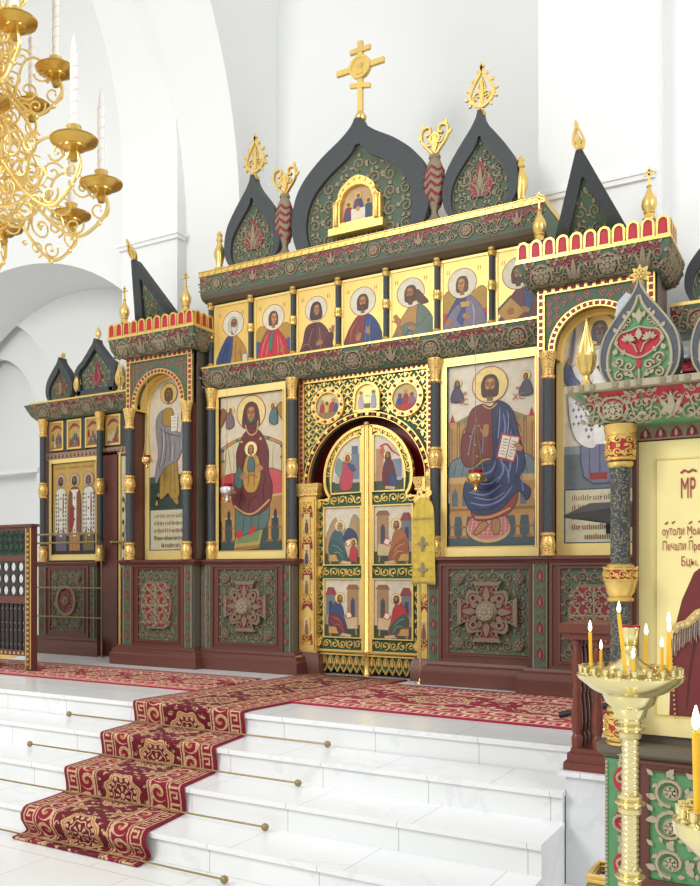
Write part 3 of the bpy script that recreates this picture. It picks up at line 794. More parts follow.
medal(-.30, 2.515, .172, [([(-.6, .75), (.6, .75), (0, .1)], (236, 216, 150)), (body(-.5), (170, 60, 54)), (body(-.1, .2, .1), (214, 182, 80)), (body(.35, .3, .3), (178, 64, 52)), (body(.65, .18, .2), (70, 90, 140)), (hd(-.5, .36), (196, 150, 90)), (hd(-.1, .22), (120, 76, 50)), (hd(.4, .42), (196, 150, 90)), ([(-.8, -.5), (.8, -.5), (.5, -.85), (-.5, -.85)], (150, 120, 80))])
medal(.48, 2.515, .172, [([(-.3, .9), (.7, .7), (.2, .2)], (226, 190, 90)), (body(-.45, .28, .1), (56, 80, 140)), (body(0, .25, .3), (164, 52, 50)), (body(.45, .3, .1), (150, 110, 120)), (hd(-.45, .2), (130, 84, 54)), (hd(0, .42), (196, 150, 90)), (hd(.45, .2), (130, 84, 54)), ([(-.8, -.5), (.8, -.5), (.4, -.88), (-.4, -.88)], (190, 60, 50))])
m = MB(); O = [(-.03, 2.425), (.235, 2.425), (.235, 2.57)]+[(.1025+.1325*math.cos(PI*i/14), 2.57+.125*math.sin(PI*i/14)) for i in range(1, 14)]+[(-.03, 2.57)]
I = offset(O, .022); m.ring(O, I, 0, .05, 'gold', F); m.plate(O, 0, .022, 'goldflat', F)
for x, col in ((.04, (196, 180, 190)), (.165, (168, 176, 200))):
    m.plate(catmull([(x-.025, 2.46), (x-.02, 2.56), (x, 2.585), (x+.02, 2.56), (x+.025, 2.46)], 3), .022, .028, paint(col), F); m.plate(circ(x, 2.6, .02, 10), .028, .030, paint((226, 190, 96)), F); m.plate(circ(x, 2.6, .011, 8), .03, .032, paint((120, 80, 52)), F)
m.plate(rect(.075, .13, 2.46, 2.50), .022, .03, paint((120, 110, 90)), F)
for x in (.085, .102, .12): m.plate(circ(x, 2.57, .012, 8), .022, .026, paint((250, 240, 210)), F)
m.build('arched_plaque', t)
# ---------------------------------------------------------------- painted panels
class Paint:                                   # flat painting in panel widths: p to the right, q upwards from the lower edge
    def __init__(s, x0, z0, w, h, y, ground='goldflat', arch=0, outline=None):
        s.W = w; s.H = h/w; s.F = flat(x0, y, z0); s.m = MB(); s.l = .004; s.tf = None
        O = outline or [(0, 0), (1, 0), (1, s.H), (0, s.H)]
        if arch: O = [(0, 0), (1, 0)]+[(.5+.5*math.cos(PI*i/24), s.H-.5+.5*math.sin(PI*i/24)) for i in range(25)]
        s.O = O; s.m.plate([(p*w, q*w) for p, q in O], -.01, .004, ground if isinstance(ground, str) else paint(ground), s.F)
    def poly(s, P, col, n=0, metal=None):
        if s.tf: P = [s.tf(p) for p in P]
        if n: P = catmull(P, n)
        A = sum(P[i-1][0]*P[i][1]-P[i][0]*P[i-1][1] for i in range(len(P)))/2
        if A < 0: P = P[::-1]
        Q = clipconvex(P, s.O)
        if len(Q) < 3: return s
        s.l += .00006; s.m.plate([(p*s.W, q*s.W) for p, q in Q], s.l-.00005, s.l, metal or paint(col), s.F)
        if n and abs(A) > .012: s.line(P+[P[0]], .010, tuple(int(k*.5) for k in col), 0, False, True)
        return s
    def ell(s, cx, cy, rx, ry, col, n=28, metal=None): return s.poly([(cx+rx*math.cos(2*PI*i/n), cy+ry*math.sin(2*PI*i/n)) for i in range(n)], col, 0, metal)
    def line(s, P, w, col, n=5, taper=True, raw=False):
        if s.tf and not raw: P = [s.tf(p) for p in P]
        if n and len(P) > 2: P = catmull(P, n, False)
        if not n and len(P) == 2: P = [P[0], ((P[0][0]+P[1][0])/2, (P[0][1]+P[1][1])/2), P[1]]
        s.l += .00006; run = []
        for q in P+[None]:
            if q and inside(s.O, *q): run.append((q[0]*s.W, q[1]*s.W))
            else:
                if len(run) > 1: s.m.ribbon(run, w*s.W, .00003, paint(col), s.F, s.l, taper)
                run = []
        return s
    def folds(s, L, w, col):
        for P in L: s.line(P, w, col)
        return s
    def head(s, x, y, r, hair=(74, 46, 30), skin=(176, 122, 74), beard=None, halo=(236, 206, 128), veil=None, turn=0, rim=(150, 70, 40), hr=1.95, bl=1.0, bald=False, halometal=None):
        if halo:
            s.ell(x, y+r*.15, r*hr*1.05, r*hr*1.05, rim); s.ell(x, y+r*.15, r*hr, r*hr, halo, 30, halometal)
        if veil:
            s.poly([(x-r*1.0, y-r*1.5), (x-r*1.05, y), (x-r*.7, y+r*1.0), (x, y+r*1.32), (x+r*.7, y+r*1.0), (x+r*1.05, y), (x+r*1.0, y-r*1.5)], veil, 4)
            s.poly([(x-r*.62, y-r*1.0), (x-r*.66, y+r*.2), (x, y+r*.95), (x+r*.66, y+r*.2), (x+r*.62, y-r*1.0)], (66, 70, 78), 4)
        elif not bald: s.poly([(x-r*.66, y-r*1.05), (x-r*.86, y-r*.3), (x-r*.84, y+r*.3), (x-r*.55, y+r*.95), (x, y+r*1.14), (x+r*.55, y+r*.95), (x+r*.84, y+r*.3), (x+r*.86, y-r*.3), (x+r*.66, y-r*1.05)], hair, 4)
        if not veil: s.poly([(x-r*.32, y-r*1.5), (x-r*.3, y-.5*r), (x+r*.3, y-.5*r), (x+r*.32, y-r*1.5)], tuple(int(k*.82) for k in skin))
        fx = x+turn*r*.14; lt = tuple(min(255, int(k*1.18)) for k in skin)
        s.poly([(fx-r*.53, y+r*.15), (fx-r*.42, y+r*.68), (fx, y+r*.86), (fx+r*.42, y+r*.68), (fx+r*.53, y+r*.15), (fx+r*.40, y-r*.5), (fx, y-r*.95), (fx-r*.40, y-r*.5)], skin, 4)
        s.poly([(fx-r*.28, y+r*.45), (fx, y+r*.70), (fx+r*.28, y+r*.45), (fx, y+r*.36)], lt, 4)
        for d in (-1, 1): s.poly([(fx+d*r*.18, y-r*.02), (fx+d*r*.36, y+r*.02), (fx+d*r*.34, y-r*.24), (fx+d*r*.2, y-r*.28)], lt, 3)
        if bald:
            for d in (-1, 1): s.poly([(fx+d*r*.52, y+r*.5), (fx+d*r*.7, y+r*.2), (fx+d*r*.66, y-r*.4), (fx+d*r*.48, y-r*.1)], hair, 3)
        dk = (58, 36, 24)
        if beard: s.poly([(fx-r*.54, y+r*.0), (fx-r*.34, y-r*.34), (fx, y-r*.26), (fx+r*.34, y-r*.34), (fx+r*.54, y+r*.0), (fx+r*.42, y-r*.7), (fx+r*.16, y-r*(.95+.42*bl)), (fx-r*.16, y-r*(.95+.42*bl)), (fx-r*.42, y-r*.7)], beard, 4)
        t = turn*r*.1
        for d in (-1, 1):
            s.line([(fx+t+d*r*.42, y+r*.27), (fx+t+d*r*.25, y+r*.34), (fx+t+d*r*.1, y+r*.25)], r*.09, dk)
            s.ell(fx+t+d*r*.26, y+r*.12, r*.11, r*.06, dk, 10)
        s.line([(fx+t, y+r*.2), (fx+t+r*.05, y-r*.1), (fx+t-r*.06, y-r*.2)], r*.09, tuple(int(k*.62) for k in skin))
        s.line([(fx+t-r*.16, y-r*.38), (fx+t, y-r*.41), (fx+t+r*.16, y-r*.38)], r*.1, (130, 52, 40))
        return s
    def hand(s, x, y, r, a=0, col=(180, 126, 78)):
        ca, sa = math.cos(a), math.sin(a); T = lambda P: [(x+r*(p*ca-q*sa), y+r*(p*sa+q*ca)) for p, q in P]
        s.poly(T([(-.5, -.3), (.3, -.42), (.45, 0), (.3, .42), (-.5, .3)]), col, 3)
        for k in range(4): s.line(T([(.2, -.3+.2*k), (.8, -.26+.19*k), (1.15-.1*abs(k-1.5), -.2+.16*k)]), r*.2, col)
        s.line(T([(-.1, .3), (.25, .68), (.5, .75)]), r*.22, col)
        return s
    def build(s, t, name='painting'): return s.m.build(name, t, None, 0)
def frame_parts(t, x0, x1, z0, z1, y, b, d=.03, mat='goldflat', fine=True):
    F = flat(0, y, 0); m = MB(); O = rect(x0, x1, z0, z1); I = rect(x0+b[0], x1-b[1], z0+b[2], z1-b[3])
    m.ring(O, I, -.03, d, mat, F)
    if fine: m.ring(offset(I, -.012), offset(I, .0), .0, d+.008, 'gold', F)
    m.build('frame', t)
def lettering(t, x, y, z, txt, size, col, name='lettering', cx='LEFT', xs=1.0):
    cu = bpy.data.curves.new('lettering', 'FONT'); cu.body = txt; cu.size = size; cu.align_x = cx; cu.extrude = 0.0006
    o = bpy.data.objects.new('tmp_text', cu); COL.objects.link(o); bpy.context.view_layer.update()
    me = bpy.data.meshes.new_from_object(o.evaluated_get(bpy.context.evaluated_depsgraph_get())); COL.objects.unlink(o); bpy.data.objects.remove(o); bpy.data.curves.remove(cu)
    mb = MB(); vs = [(x+v.co.x*xs, y-v.co.z, z+v.co.y) for v in me.vertices]
    if not vs: return None
    zt = max(v.co.z for v in me.vertices)-1e-5
    mb.add(vs, [tuple(p.vertices) for p in me.polygons if all(me.vertices[k].co.z > zt for k in p.vertices)], paint(col)); return mb.build(name, t, None, 0)
GOLDH = (240, 212, 138)
# upper row -------------------------------------------------------------------
UP = [('blue-robed grey-bearded figure in an ochre cloak', 'left end'), ('winged figure in a red cloak', 'second from the left'), ('maroon-veiled woman raising a hand', 'third from the left'),
      ('frontal bearded figure in dark red and blue', 'middle of the row'), ('wild-haired bearded figure in a grey-green cloak', 'third from the right'),
      ('winged figure in a violet-grey cloak', 'second from the right'), ('dark-bearded figure holding a gold book', 'right end')]
for k in range(7):
    x0 = -1.6+.48*k+.022; w = .436; z0, h = 3.02, .63; yf = -.36
    t = thing('panel_icon', (x0+w/2, yf, z0), 'upper-row icon of a %s, %s' % UP[k], 'icon', 'half-length icons of the upper row')
    frame_parts(t, x0, x0+w, z0, z0+h, yf, (.022, .022, .02, .022), .012, 'goldflat', False)
    P = Paint(x0+.022, z0+.02, w-.044, h-.042, yf+.004, 'golddeep'); P.tf = lambda p: ((p[0]-.5)*1.13+.5, p[1]*1.13-.14)
    def drape(col, cloak, l=.08, r_=.92, top=.74, side=1, cx=.5):
        P.poly([(l, 0), (l+.06, .35), (cx-.22, .62), (cx-.1, top), (cx+.1, top), (cx+.22, .62), (r_-.06, .35), (r_, 0)], col, 4)
        if side: P.poly([(cx-.02*side, 0), (cx+.02*side, .4), (cx+.06*side, top), (cx+.24*side, .64), (cx+.40*side, .36), (cx+.43*side, 0)], cloak, 4)
    HC = (232, 222, 196)
    if k == 0:
        drape((56, 76, 124), (190, 142, 62), .05, .9, .76, 1, .48)
        P.head(.52, 1.0, .15, (206, 200, 190), (150, 96, 54), (214, 210, 202), HC, None, 1, hr=1.85)
        P.folds([[(.2, .1), (.28, .4), (.36, .62)], [(.3, .1), (.36, .35), (.42, .6)]], .025, (32, 46, 86)); P.folds([[(.6, .1), (.58, .4), (.62, .62)], [(.75, .1), (.72, .35), (.7, .5)]], .025, (140, 96, 36))
        P.poly([(.78, .05), (.9, .05), (.9, .3), (.78, .3)], (232, 224, 204)); P.hand(.66, .36, .09, .6)
    elif k == 1:
        for d in (-1, 1): P.poly([(.5+d*.1, .7), (.5+d*.3, .85), (.5+d*.46, .7), (.5+d*.48, .2), (.5+d*.36, .3), (.5+d*.24, .5)], (196, 148, 54), 4); P.poly([(.5+d*.3, .45), (.5+d*.46, .5), (.5+d*.47, .15), (.5+d*.34, .2)], (66, 92, 150), 3)
        drape((64, 118, 104), (196, 44, 58), .08, .92, .76, 1, .46); P.poly([(.1, 0), (.16, .4), (.34, .7), (.44, .74), (.36, .4), (.52, .12), (.5, 0)], (204, 46, 60), 4)
        P.head(.5, .98, .14, (104, 62, 34), (190, 134, 84), None, HC, None, 1, hr=1.95)
        P.folds([[(.18, .1), (.24, .4), (.36, .66)], [(.62, .1), (.62, .4), (.6, .62)], [(.78, .1), (.72, .35), (.66, .55)], [(.3, .06), (.34, .3), (.4, .5)]], .025, (240, 120, 116)); P.hand(.72, .26, .09, 1.0)
    elif k == 2:
        drape((92, 44, 48), (104, 52, 56), .1, .86, .72, 1, .44); P.head(.48, 1.0, .13, skin=(176, 122, 76), halo=HC, veil=(94, 44, 46), turn=1, hr=2.0)
        P.poly([(.14, .1), (.2, .32), (.4, .26), (.5, .14), (.4, 0), (.2, 0)], (88, 40, 44), 3); P.folds([[(.12, .2), (.22, .3), (.34, .24), (.36, .08)], [(.6, .08), (.58, .4), (.56, .62)], [(.3, .3), (.36, .5), (.4, .62)]], .022, (168, 116, 72)); P.hand(.86, .5, .11, 1.2); P.hand(.54, .28, .1, .2)
        P.poly([(.7, .28), (.82, .46), (.9, .42), (.84, .2)], (92, 44, 48), 3)
    elif k == 3:
        drape((132, 52, 44), (50, 70, 120), .06, .92, .72, 1, .5); P.poly([(.06, 0), (.1, .18), (.4, .1), (.9, .12), (.92, 0)], (52, 72, 124), 3)
        P.head(.49, .98, .15, (92, 58, 36), (176, 120, 72), (92, 58, 36), HC, None, 0, hr=1.9, bl=.3)
        P.folds([[(.2, .2), (.24, .45), (.36, .6)], [(.34, .2), (.4, .5)]], .022, (192, 120, 80)); P.folds([[(.66, .1), (.64, .4), (.66, .62)], [(.8, .1), (.78, .4)], [(.55, .1), (.56, .4), (.6, .6)]], .025, (90, 116, 170)); P.hand(.4, .26, .1, 1.2); P.hand(.62, .36, .1, 1.8)
    elif k == 4:
        drape((190, 136, 74), (104, 120, 104), .1, .92, .74, 1, .56); P.poly([(.08, 0), (.2, .3), (.44, .42), (.62, .34), (.9, .5), (.94, 0)], (104, 122, 108), 4)
        P.head(.46, .98, .15, (96, 62, 38), (160, 108, 64), (96, 62, 38), HC, None, -1, hr=1.9, bl=.8)
        P.poly([(.6, 1.05), (.74, .9), (.84, .76), (.7, .74), (.58, .84)], (96, 62, 38), 3); P.folds([[(.3, .06), (.44, .28), (.6, .3)], [(.7, .05), (.74, .3)], [(.2, .1), (.3, .28)]], .025, (60, 76, 66)); P.hand(.18, .48, .13, 2.0); P.poly([(.16, .42), (.22, .42), (.3, .12), (.2, .1)], (170, 118, 68)); P.hand(.46, .3, .11, -.3)
    elif k == 5:
        for d in (-1, 1): P.poly([(.5+d*.1, .7), (.5+d*.3, .9), (.5+d*.46, .74), (.5+d*.48, .25), (.5+d*.36, .3), (.5+d*.24, .5)], (186, 146, 56), 4); P.poly([(.5+d*.32, .4), (.5+d*.45, .45), (.5+d*.46, .2)], (190, 70, 60), 3)
        drape((54, 76, 134), (128, 118, 138), .06, .95, .76, 1, .48); P.poly([(.06, 0), (.1, .3), (.34, .6), (.42, .5), (.34, .3), (.6, .1), (.95, .2), (.95, 0)], (128, 118, 136), 4); P.poly([(.4, .64), (.6, .64), (.58, .54), (.42, .54)], (206, 160, 80))
        P.head(.44, .98, .14, (110, 66, 38), (186, 130, 80), None, HC, None, -1, hr=2.0); P.folds([[(.66, .1), (.68, .4), (.62, .62)], [(.8, .1), (.8, .36)], [(.2, .08), (.3, .3)], [(.5, .06), (.7, .14)]], .025, (182, 176, 192)); P.hand(.5, .36, .1, -.6); P.hand(.16, .26, .1, .9)
    else:
        drape((58, 82, 130), (112, 62, 66), .1, 1.0, .76, -1, .58); P.poly([(.62, 0), (.7, .4), (.72, .66), (.9, .5), (1, .2), (1, 0)], (116, 66, 70), 4)
        P.head(.44, .98, .15, (86, 56, 36), (164, 110, 66), (86, 56, 36), HC, None, 0, hr=1.95, bl=1.0)
        P.poly([(.04, .32), (.3, .56), (.56, .28), (.3, .06)], (196, 150, 66)); P.poly([(.04, .32), (.3, .56), (.3, .62), (.04, .38)], (70, 82, 100)); P.ell(.3, .31, .07, .07, (176, 100, 54)); P.hand(.6, .3, .1, 2.6)
    P.tf = None
    # short red inscriptions either side of the head
    for q in (.12, .82):
        for j in range(2): P.line([(q-.03+.05*j, 1.22), (q-.03+.05*j, 1.32)], .014, (176, 104, 60), 0)
    P.build(t)
# enthroned mother and child ----------------------------------------------------
t = thing('panel_icon', (-1.13, -.36, 1.09), 'large gold-framed icon of a maroon-robed enthroned mother holding a child, left of the golden gate', 'icon', None)
frame_parts(t, -1.545, -.725, 1.09, 2.79, -.36, (.042, .03, .082, .078), .03)
P = Paint(-1.503, 1.172, .748, 1.54, -.356, (224, 206, 176))
P.poly([(0, 0), (1, 0), (1, .42), (0, .42)], (58, 74, 70))
P.poly([(.04, .42), (.04, 1.36), (.2, 1.43), (.5, 1.5), (.8, 1.43), (.96, 1.36), (.96, .42)], (214, 200, 164), 0)
for q in ([(.02, 1.36), (.25, 1.46), (.5, 1.5), (.75, 1.46), (.98, 1.36)],): P.line(q, .05, (160, 106, 52), 6, False); P.line(q, .02, (196, 150, 84), 6, False)
for x in (.02, .98):
    P.poly([(x-.03, .4), (x+.03, .4), (x+.03, 1.38), (x-.03, 1.38)], (176, 128, 70))
    for z in (.7, .95, 1.2, 1.34): P.ell(x+(.015 if x < .5 else -.015), z, .03, .025, (70, 120, 90) if z != 1.34 else (62, 82, 140), 10)
for x in (.27, .75): P.ell(x, 1.465, .03, .025, (74, 122, 92), 10)
P.folds([[(.2, .8), (.22, 1.2), (.2, 1.38)], [(.84, .8), (.82, 1.2), (.84, 1.38)], [(.1, 1.0), (.3, .96)], [(.75, 1.02), (.92, 1.0)]], .012, (170, 156, 120))
P.poly([(.0, .72), (.0, .92), (.06, 1.0), (.26, 1.02), (.3, .84), (.2, .74)], (196, 52, 60), 4); P.poly([(1, .72), (1, .92), (.94, 1.02), (.74, 1.06), (.7, .84), (.8, .74)], (206, 84, 84), 4)
for x0, x1 in ((.02, .25), (.75, .98)):
    P.poly([(x0, .44), (x1, .44), (x1, .74), (x0, .72)], (180, 130, 64)); P.poly([(x0+.01, .69), (x1, .71), (x1, .74), (x0, .72)], (214, 170, 96))
    for x in (x0+.03, x1-.04): P.poly([(x-.03, .12), (x+.03, .12), (x+.02, .2), (x+.03, .46), (x-.03, .46), (x-.02, .2)], (190, 142, 72)); P.line([(x-.045, .13), (x+.045, .13)], .03, (150, 100, 46), 0, False); P.line([(x-.045, .3), (x+.045, .3)], .02, (150, 100, 46), 0, False)
    P.poly([(x0+.09, .34), (x0+.14, .34), (x0+.14, .5), (x0+.115, .55), (x0+.09, .5)], (48, 56, 56))
P.poly([(.22, .04), (.62, .08), (.68, .3), (.28, .26)], (176, 160, 84)); P.poly([(.25, .09), (.6, .12), (.64, .27), (.3, .24)], (120, 140, 84)); P.poly([(.22, -.01), (.62, .03), (.62, .08), (.22, .04)], (168, 112, 52)); P.poly([(.62, .03), (.68, .26), (.68, .31), (.62, .08)], (130, 84, 40))
P.poly([(.26, .2), (.24, .5), (.3, .8), (.7, .8), (.78, .5), (.72, .3), (.6, .27), (.44, .22)], (86, 112, 104), 4)
P.folds([[(.36, .24), (.38, .5)], [(.48, .24), (.5, .5)], [(.6, .28), (.62, .5)]], .018, (52, 72, 70))
P.poly([(.28, .16), (.36, .2), (.33, .27), (.26, .25)], (196, 44, 44), 3); P.poly([(.46, .2), (.54, .24), (.55, .32), (.47, .28)], (196, 44, 44), 3)
P.poly([(.2, .62), (.18, .84), (.26, 1.04), (.26, 1.3), (.36, 1.52), (.46, 1.6), (.56, 1.6), (.66, 1.52), (.76, 1.3), (.76, 1.04), (.82, .84), (.78, .6), (.62, .48), (.42, .46), (.28, .54)], (112, 44, 46), 4)
P.folds([[(.3, .58), (.34, .8), (.32, 1.0)], [(.44, .5), (.48, .66), (.6, .72)], [(.7, .58), (.68, .8), (.72, 1.0)], [(.36, 1.1), (.4, 1.35)], [(.64, 1.1), (.6, 1.4)]], .022, (74, 26, 32))
P.line([(.22, .6), (.4, .49), (.56, .5), (.78, .66)], .024, (206, 160, 88), 5, False)
P.poly([(.22, .95), (.3, 1.12), (.36, 1.0), (.34, .84), (.26, .84)], (78, 108, 104), 3)
P.head(.49, 1.80, .118, skin=(170, 114, 66), halo=GOLDH, veil=(108, 42, 44), turn=0, hr=1.85, rim=(160, 70, 50))
P.line([(.4, 1.66), (.44, 1.56), (.5, 1.52), (.58, 1.56), (.6, 1.7)], .018, (206, 160, 88), 5, False); P.ell(.34, 1.44, .018, .018, (220, 176, 96), 8); P.ell(.64, 1.46, .018, .018, (220, 176, 96), 8)
P.poly([(.4, .8), (.36, .98), (.4, 1.2), (.46, 1.26), (.56, 1.26), (.62, 1.18), (.64, .98), (.58, .8), (.5, .76)], (196, 146, 62), 4)
P.folds([[(.44, .84), (.46, 1.0), (.44, 1.15)], [(.54, .84), (.54, 1.0), (.56, 1.15)], [(.4, .95), (.5, 1.0), (.6, .95)]], .016, (142, 92, 34))
P.poly([(.44, 1.05), (.54, 1.05), (.54, 1.2), (.46, 1.22)], (84, 110, 108), 3)
P.head(.49, 1.33, .055, (92, 58, 32), (178, 124, 72), None, (248, 226, 156), None, 0, hr=1.75)
P.hand(.36, .98, .07, .6); P.hand(.64, 1.08, .07, 2.6)
for x, d, wc in ((.12, 1, (150, 96, 54)), (.88, -1, (176, 128, 60))):
    P.head(x+.05*d, 1.87, .032, (90, 56, 34), (170, 116, 70), None, GOLDH, None, d, hr=1.7)
    P.poly([(x-.02*d, 1.86), (x-.1*d, 1.9), (x-.12*d, 1.66), (x-.04*d, 1.76)], wc, 3); P.poly([(x, 1.84), (x+.08*d, 1.8), (x+.1*d, 1.66), (x-.02*d, 1.64)], (128, 104, 110) if d > 0 else (84, 118, 112), 3)
P.build(t)
# enthroned figure with open book ------------------------------------------------
t = thing('panel_icon', (1.26, -.36, 1.09), 'large icon of an enthroned blue-cloaked figure with an open book, right of the golden gate', 'icon', None)
frame_parts(t, .832, 1.69, 1.09, 2.795, -.36, (.058, .05, .085, .075), .03)
P = Paint(.89, 1.175, .75, 1.545, -.356, (228, 214, 190))
P.poly([(0, 0), (1, 0), (1, .5), (0, .5)], (74, 92, 96))
P.poly([(.02, .62), (.02, 1.40), (.1, 1.43), (.3, 1.52), (.5, 1.56), (.7, 1.52), (.9, 1.43), (.98, 1.40), (.98, .62)], (184, 138, 76))
for q in ([(.08, 1.40), (.22, 1.44), (.34, 1.52), (.5, 1.55), (.66, 1.52), (.78, 1.44), (.94, 1.40)],): P.line(q, .05, (138, 140, 92), 5, False)
for x in (.03, .12, .88, .97): P.poly([(x-.02, .62), (x+.02, .62), (x+.02, 1.42), (x-.02, 1.42)], (150, 104, 52)); P.line([(x, .7), (x, 1.38)], .008, (220, 180, 110), 0)
for x in (.05, .95): P.poly([(x-.035, 1.42), (x, 1.52), (x+.035, 1.42)], (186, 48, 52)); P.poly([(x-.05, 1.36), (x+.05, 1.36), (x+.05, 1.42), (x-.05, 1.42)], (196, 150, 84))
for x in (.2, .8): P.folds([[(x, .7), (x, 1.44)], [(x-.04, 1.0), (x, 1.1), (x+.04, 1.0)], [(x-.04, 1.25), (x, 1.35), (x+.04, 1.25)]], .014, (120, 80, 40))
P.poly([(-.02, .78), (.0, .9), (.08, 1.0), (.28, 1.02), (.3, .8), (.14, .76)], (112, 128, 134), 4); P.poly([(1.02, .78), (1, .9), (.92, 1.0), (.74, 1.02), (.72, .8), (.86, .76)], (112, 128, 134), 4)
P.folds([[(.06, .82), (.1, .96)], [(.16, .8), (.2, .98)], [(.9, .82), (.88, .96)], [(.82, .8), (.8, .98)]], .016, (76, 92, 100))
P.poly([(.02, .34), (.98, .34), (.98, .78), (.02, .78)], (188, 140, 82)); P.poly([(.0, .72), (1, .72), (1, .79), (.0, .79)], (206, 166, 106)); P.line([(.02, .42), (.98, .42)], .03, (150, 104, 54), 0, False)
for x in (.08, .2, .26, .86):
    P.poly([(x-.035, .46), (x+.035, .46), (x+.035, .6), (x, .67), (x-.035, .6)], (96, 110, 120))
for x in (.05, .19, .80, .95):
    P.poly([(x-.03, .10), (x+.03, .10), (x+.02, .2), (x+.035, .36), (x-.035, .36), (x-.02, .2)], (196, 150, 88)); P.line([(x-.05, .11), (x+.05, .11)], .03, (160, 112, 60), 0, False); P.line([(x-.045, .22), (x+.045, .22)], .02, (150, 104, 54), 0, False)
P.ell(.47, .2, .25, .16, (206, 174, 116)); P.ell(.47, .23, .24, .155, (206, 122, 116))
for i in range(9): P.line([(.26+.05*i, .12), (.30+.045*i, .34)], .008, (236, 196, 180), 0)
for i in range(6): P.line([(.25, .14+.04*i), (.7, .13+.04*i)], .006, (170, 70, 76), 0)
P.poly([(.32, .3), (.3, .46), (.7, .66), (.8, .56), (.72, .38), (.5, .3)], (150, 62, 56), 4); P.line([(.32, .33), (.5, .33), (.72, .42)], .02, (206, 160, 90), 4, False)
P.poly([(.3, .16), (.4, .28), (.46, .26), (.46, .22), (.34, .13)], (176, 124, 74), 3); P.poly([(.52, .30), (.6, .29), (.6, .16), (.54, .13), (.51, .2)], (176, 124, 74), 3)
P.poly([(.40, 1.60), (.26, 1.52), (.2, 1.2), (.18, .98), (.28, .92), (.44, 1.0), (.7, 1.0), (.66, 1.5), (.58, 1.60), (.49, 1.56)], (122, 52, 46), 4)
P.poly([(.18, 1.28), (.16, 1.0), (.24, .9), (.38, .98), (.38, 1.2)], (116, 48, 44), 4)
for a, b in ((.24, 1.05), (.32, 1.15), (.26, 1.25), (.36, 1.36), (.34, 1.02), (.44, 1.3)): P.ell(a, b, .012, .012, (196, 150, 80), 6)
P.poly([(.52, 1.56), (.60, 1.62), (.74, 1.50), (.82, 1.2), (.88, .9), (.82, .74), (.94, .62), (.9, .5), (.8, .6), (.6, .4), (.36, .36), (.24, .44), (.18, .62), (.24, .8), (.4, .94), (.52, 1.0), (.52, 1.3)], (46, 58, 94), 4)
P.folds([[(.26, .5), (.44, .46), (.62, .52), (.74, .66)], [(.24, .62), (.44, .58), (.62, .68)], [(.6, 1.0), (.64, .84), (.56, .7)], [(.66, 1.1), (.72, .92), (.68, .76)], [(.6, 1.1), (.66, 1.3), (.64, 1.48)], [(.7, 1.15), (.74, 1.3)], [(.86, .6), (.84, .8)], [(.34, .8), (.5, .84), (.56, .96)]], .022, (110, 128, 176))
P.folds([[(.3, .42), (.5, .42), (.7, .54)], [(.5, .76), (.56, .88), (.56, 1.0)], [(.78, .7), (.78, .95)]], .022, (28, 38, 78))
P.folds([[(.3, .56), (.5, .52), (.66, .6)], [(.3, .72), (.48, .7), (.6, .78)], [(.64, .92), (.7, .8), (.7, .7)], [(.76, 1.1), (.8, .95), (.78, .8)], [(.58, 1.2), (.6, 1.4), (.6, 1.55)], [(.68, 1.2), (.7, 1.4), (.68, 1.5)], [(.24, 1.05), (.28, 1.25), (.34, 1.45)], [(.4, 1.05), (.42, 1.3)]], .012, (132, 146, 184)); P.folds([[(.28, .66), (.46, .64), (.62, .74)], [(.74, 1.0), (.76, 1.2), (.7, 1.4)], [(.56, 1.1), (.56, 1.4)], [(.36, .9), (.5, .92)]], .016, (22, 30, 60))
P.head(.49, 1.795, .112, (84, 52, 34), (172, 116, 68), (84, 52, 34), GOLDH, None, 0, hr=1.75, bl=.25, rim=(166, 70, 50))
P.line([(.41, 1.59), (.49, 1.54), (.57, 1.59)], .016, (206, 160, 90), 4, False); P.hand(.44, 1.28, .085, 1.4)
P.poly([(.56, .98), (.62, 1.26), (.84, 1.2), (.76, .92)], (184, 44, 54)); P.poly([(.58, 1.0), (.635, 1.235), (.72, 1.21), (.665, .975)], (236, 228, 208)); P.poly([(.675, .975), (.73, 1.21), (.815, 1.19), (.75, .94)], (236, 228, 208))
for i in range(6): P.line([(.605+.008*i, 1.03+.032*i), (.66+.008*i, 1.015+.032*i)], .008, (80, 70, 66), 0); P.line([(.695+.008*i, 1.0+.032*i), (.745+.008*i, .985+.032*i)], .008, (80, 70, 66), 0)
P.hand(.82, 1.08, .07, 2.4)
for x, d in ((.1, 1), (.9, -1)):
    P.head(x+.01*d, 1.86, .032, (80, 50, 34), (150, 100, 60), None, GOLDH, None if d < 0 else (70, 58, 74), d, hr=1.6); P.poly([(x-.06*d, 1.66), (x-.04*d, 1.78), (x, 1.82), (x+.05*d, 1.78), (x+.08*d, 1.66)], (82, 72, 92) if d > 0 else (84, 82, 92), 3); P.hand(x+.09*d, 1.74, .03, 0 if d > 0 else PI)
P.build(t)
for tx, x in (('IC', 1.0), ('XC', 1.445)): lettering(t, x, -.371, 2.385, tx, .075, (186, 84, 72))
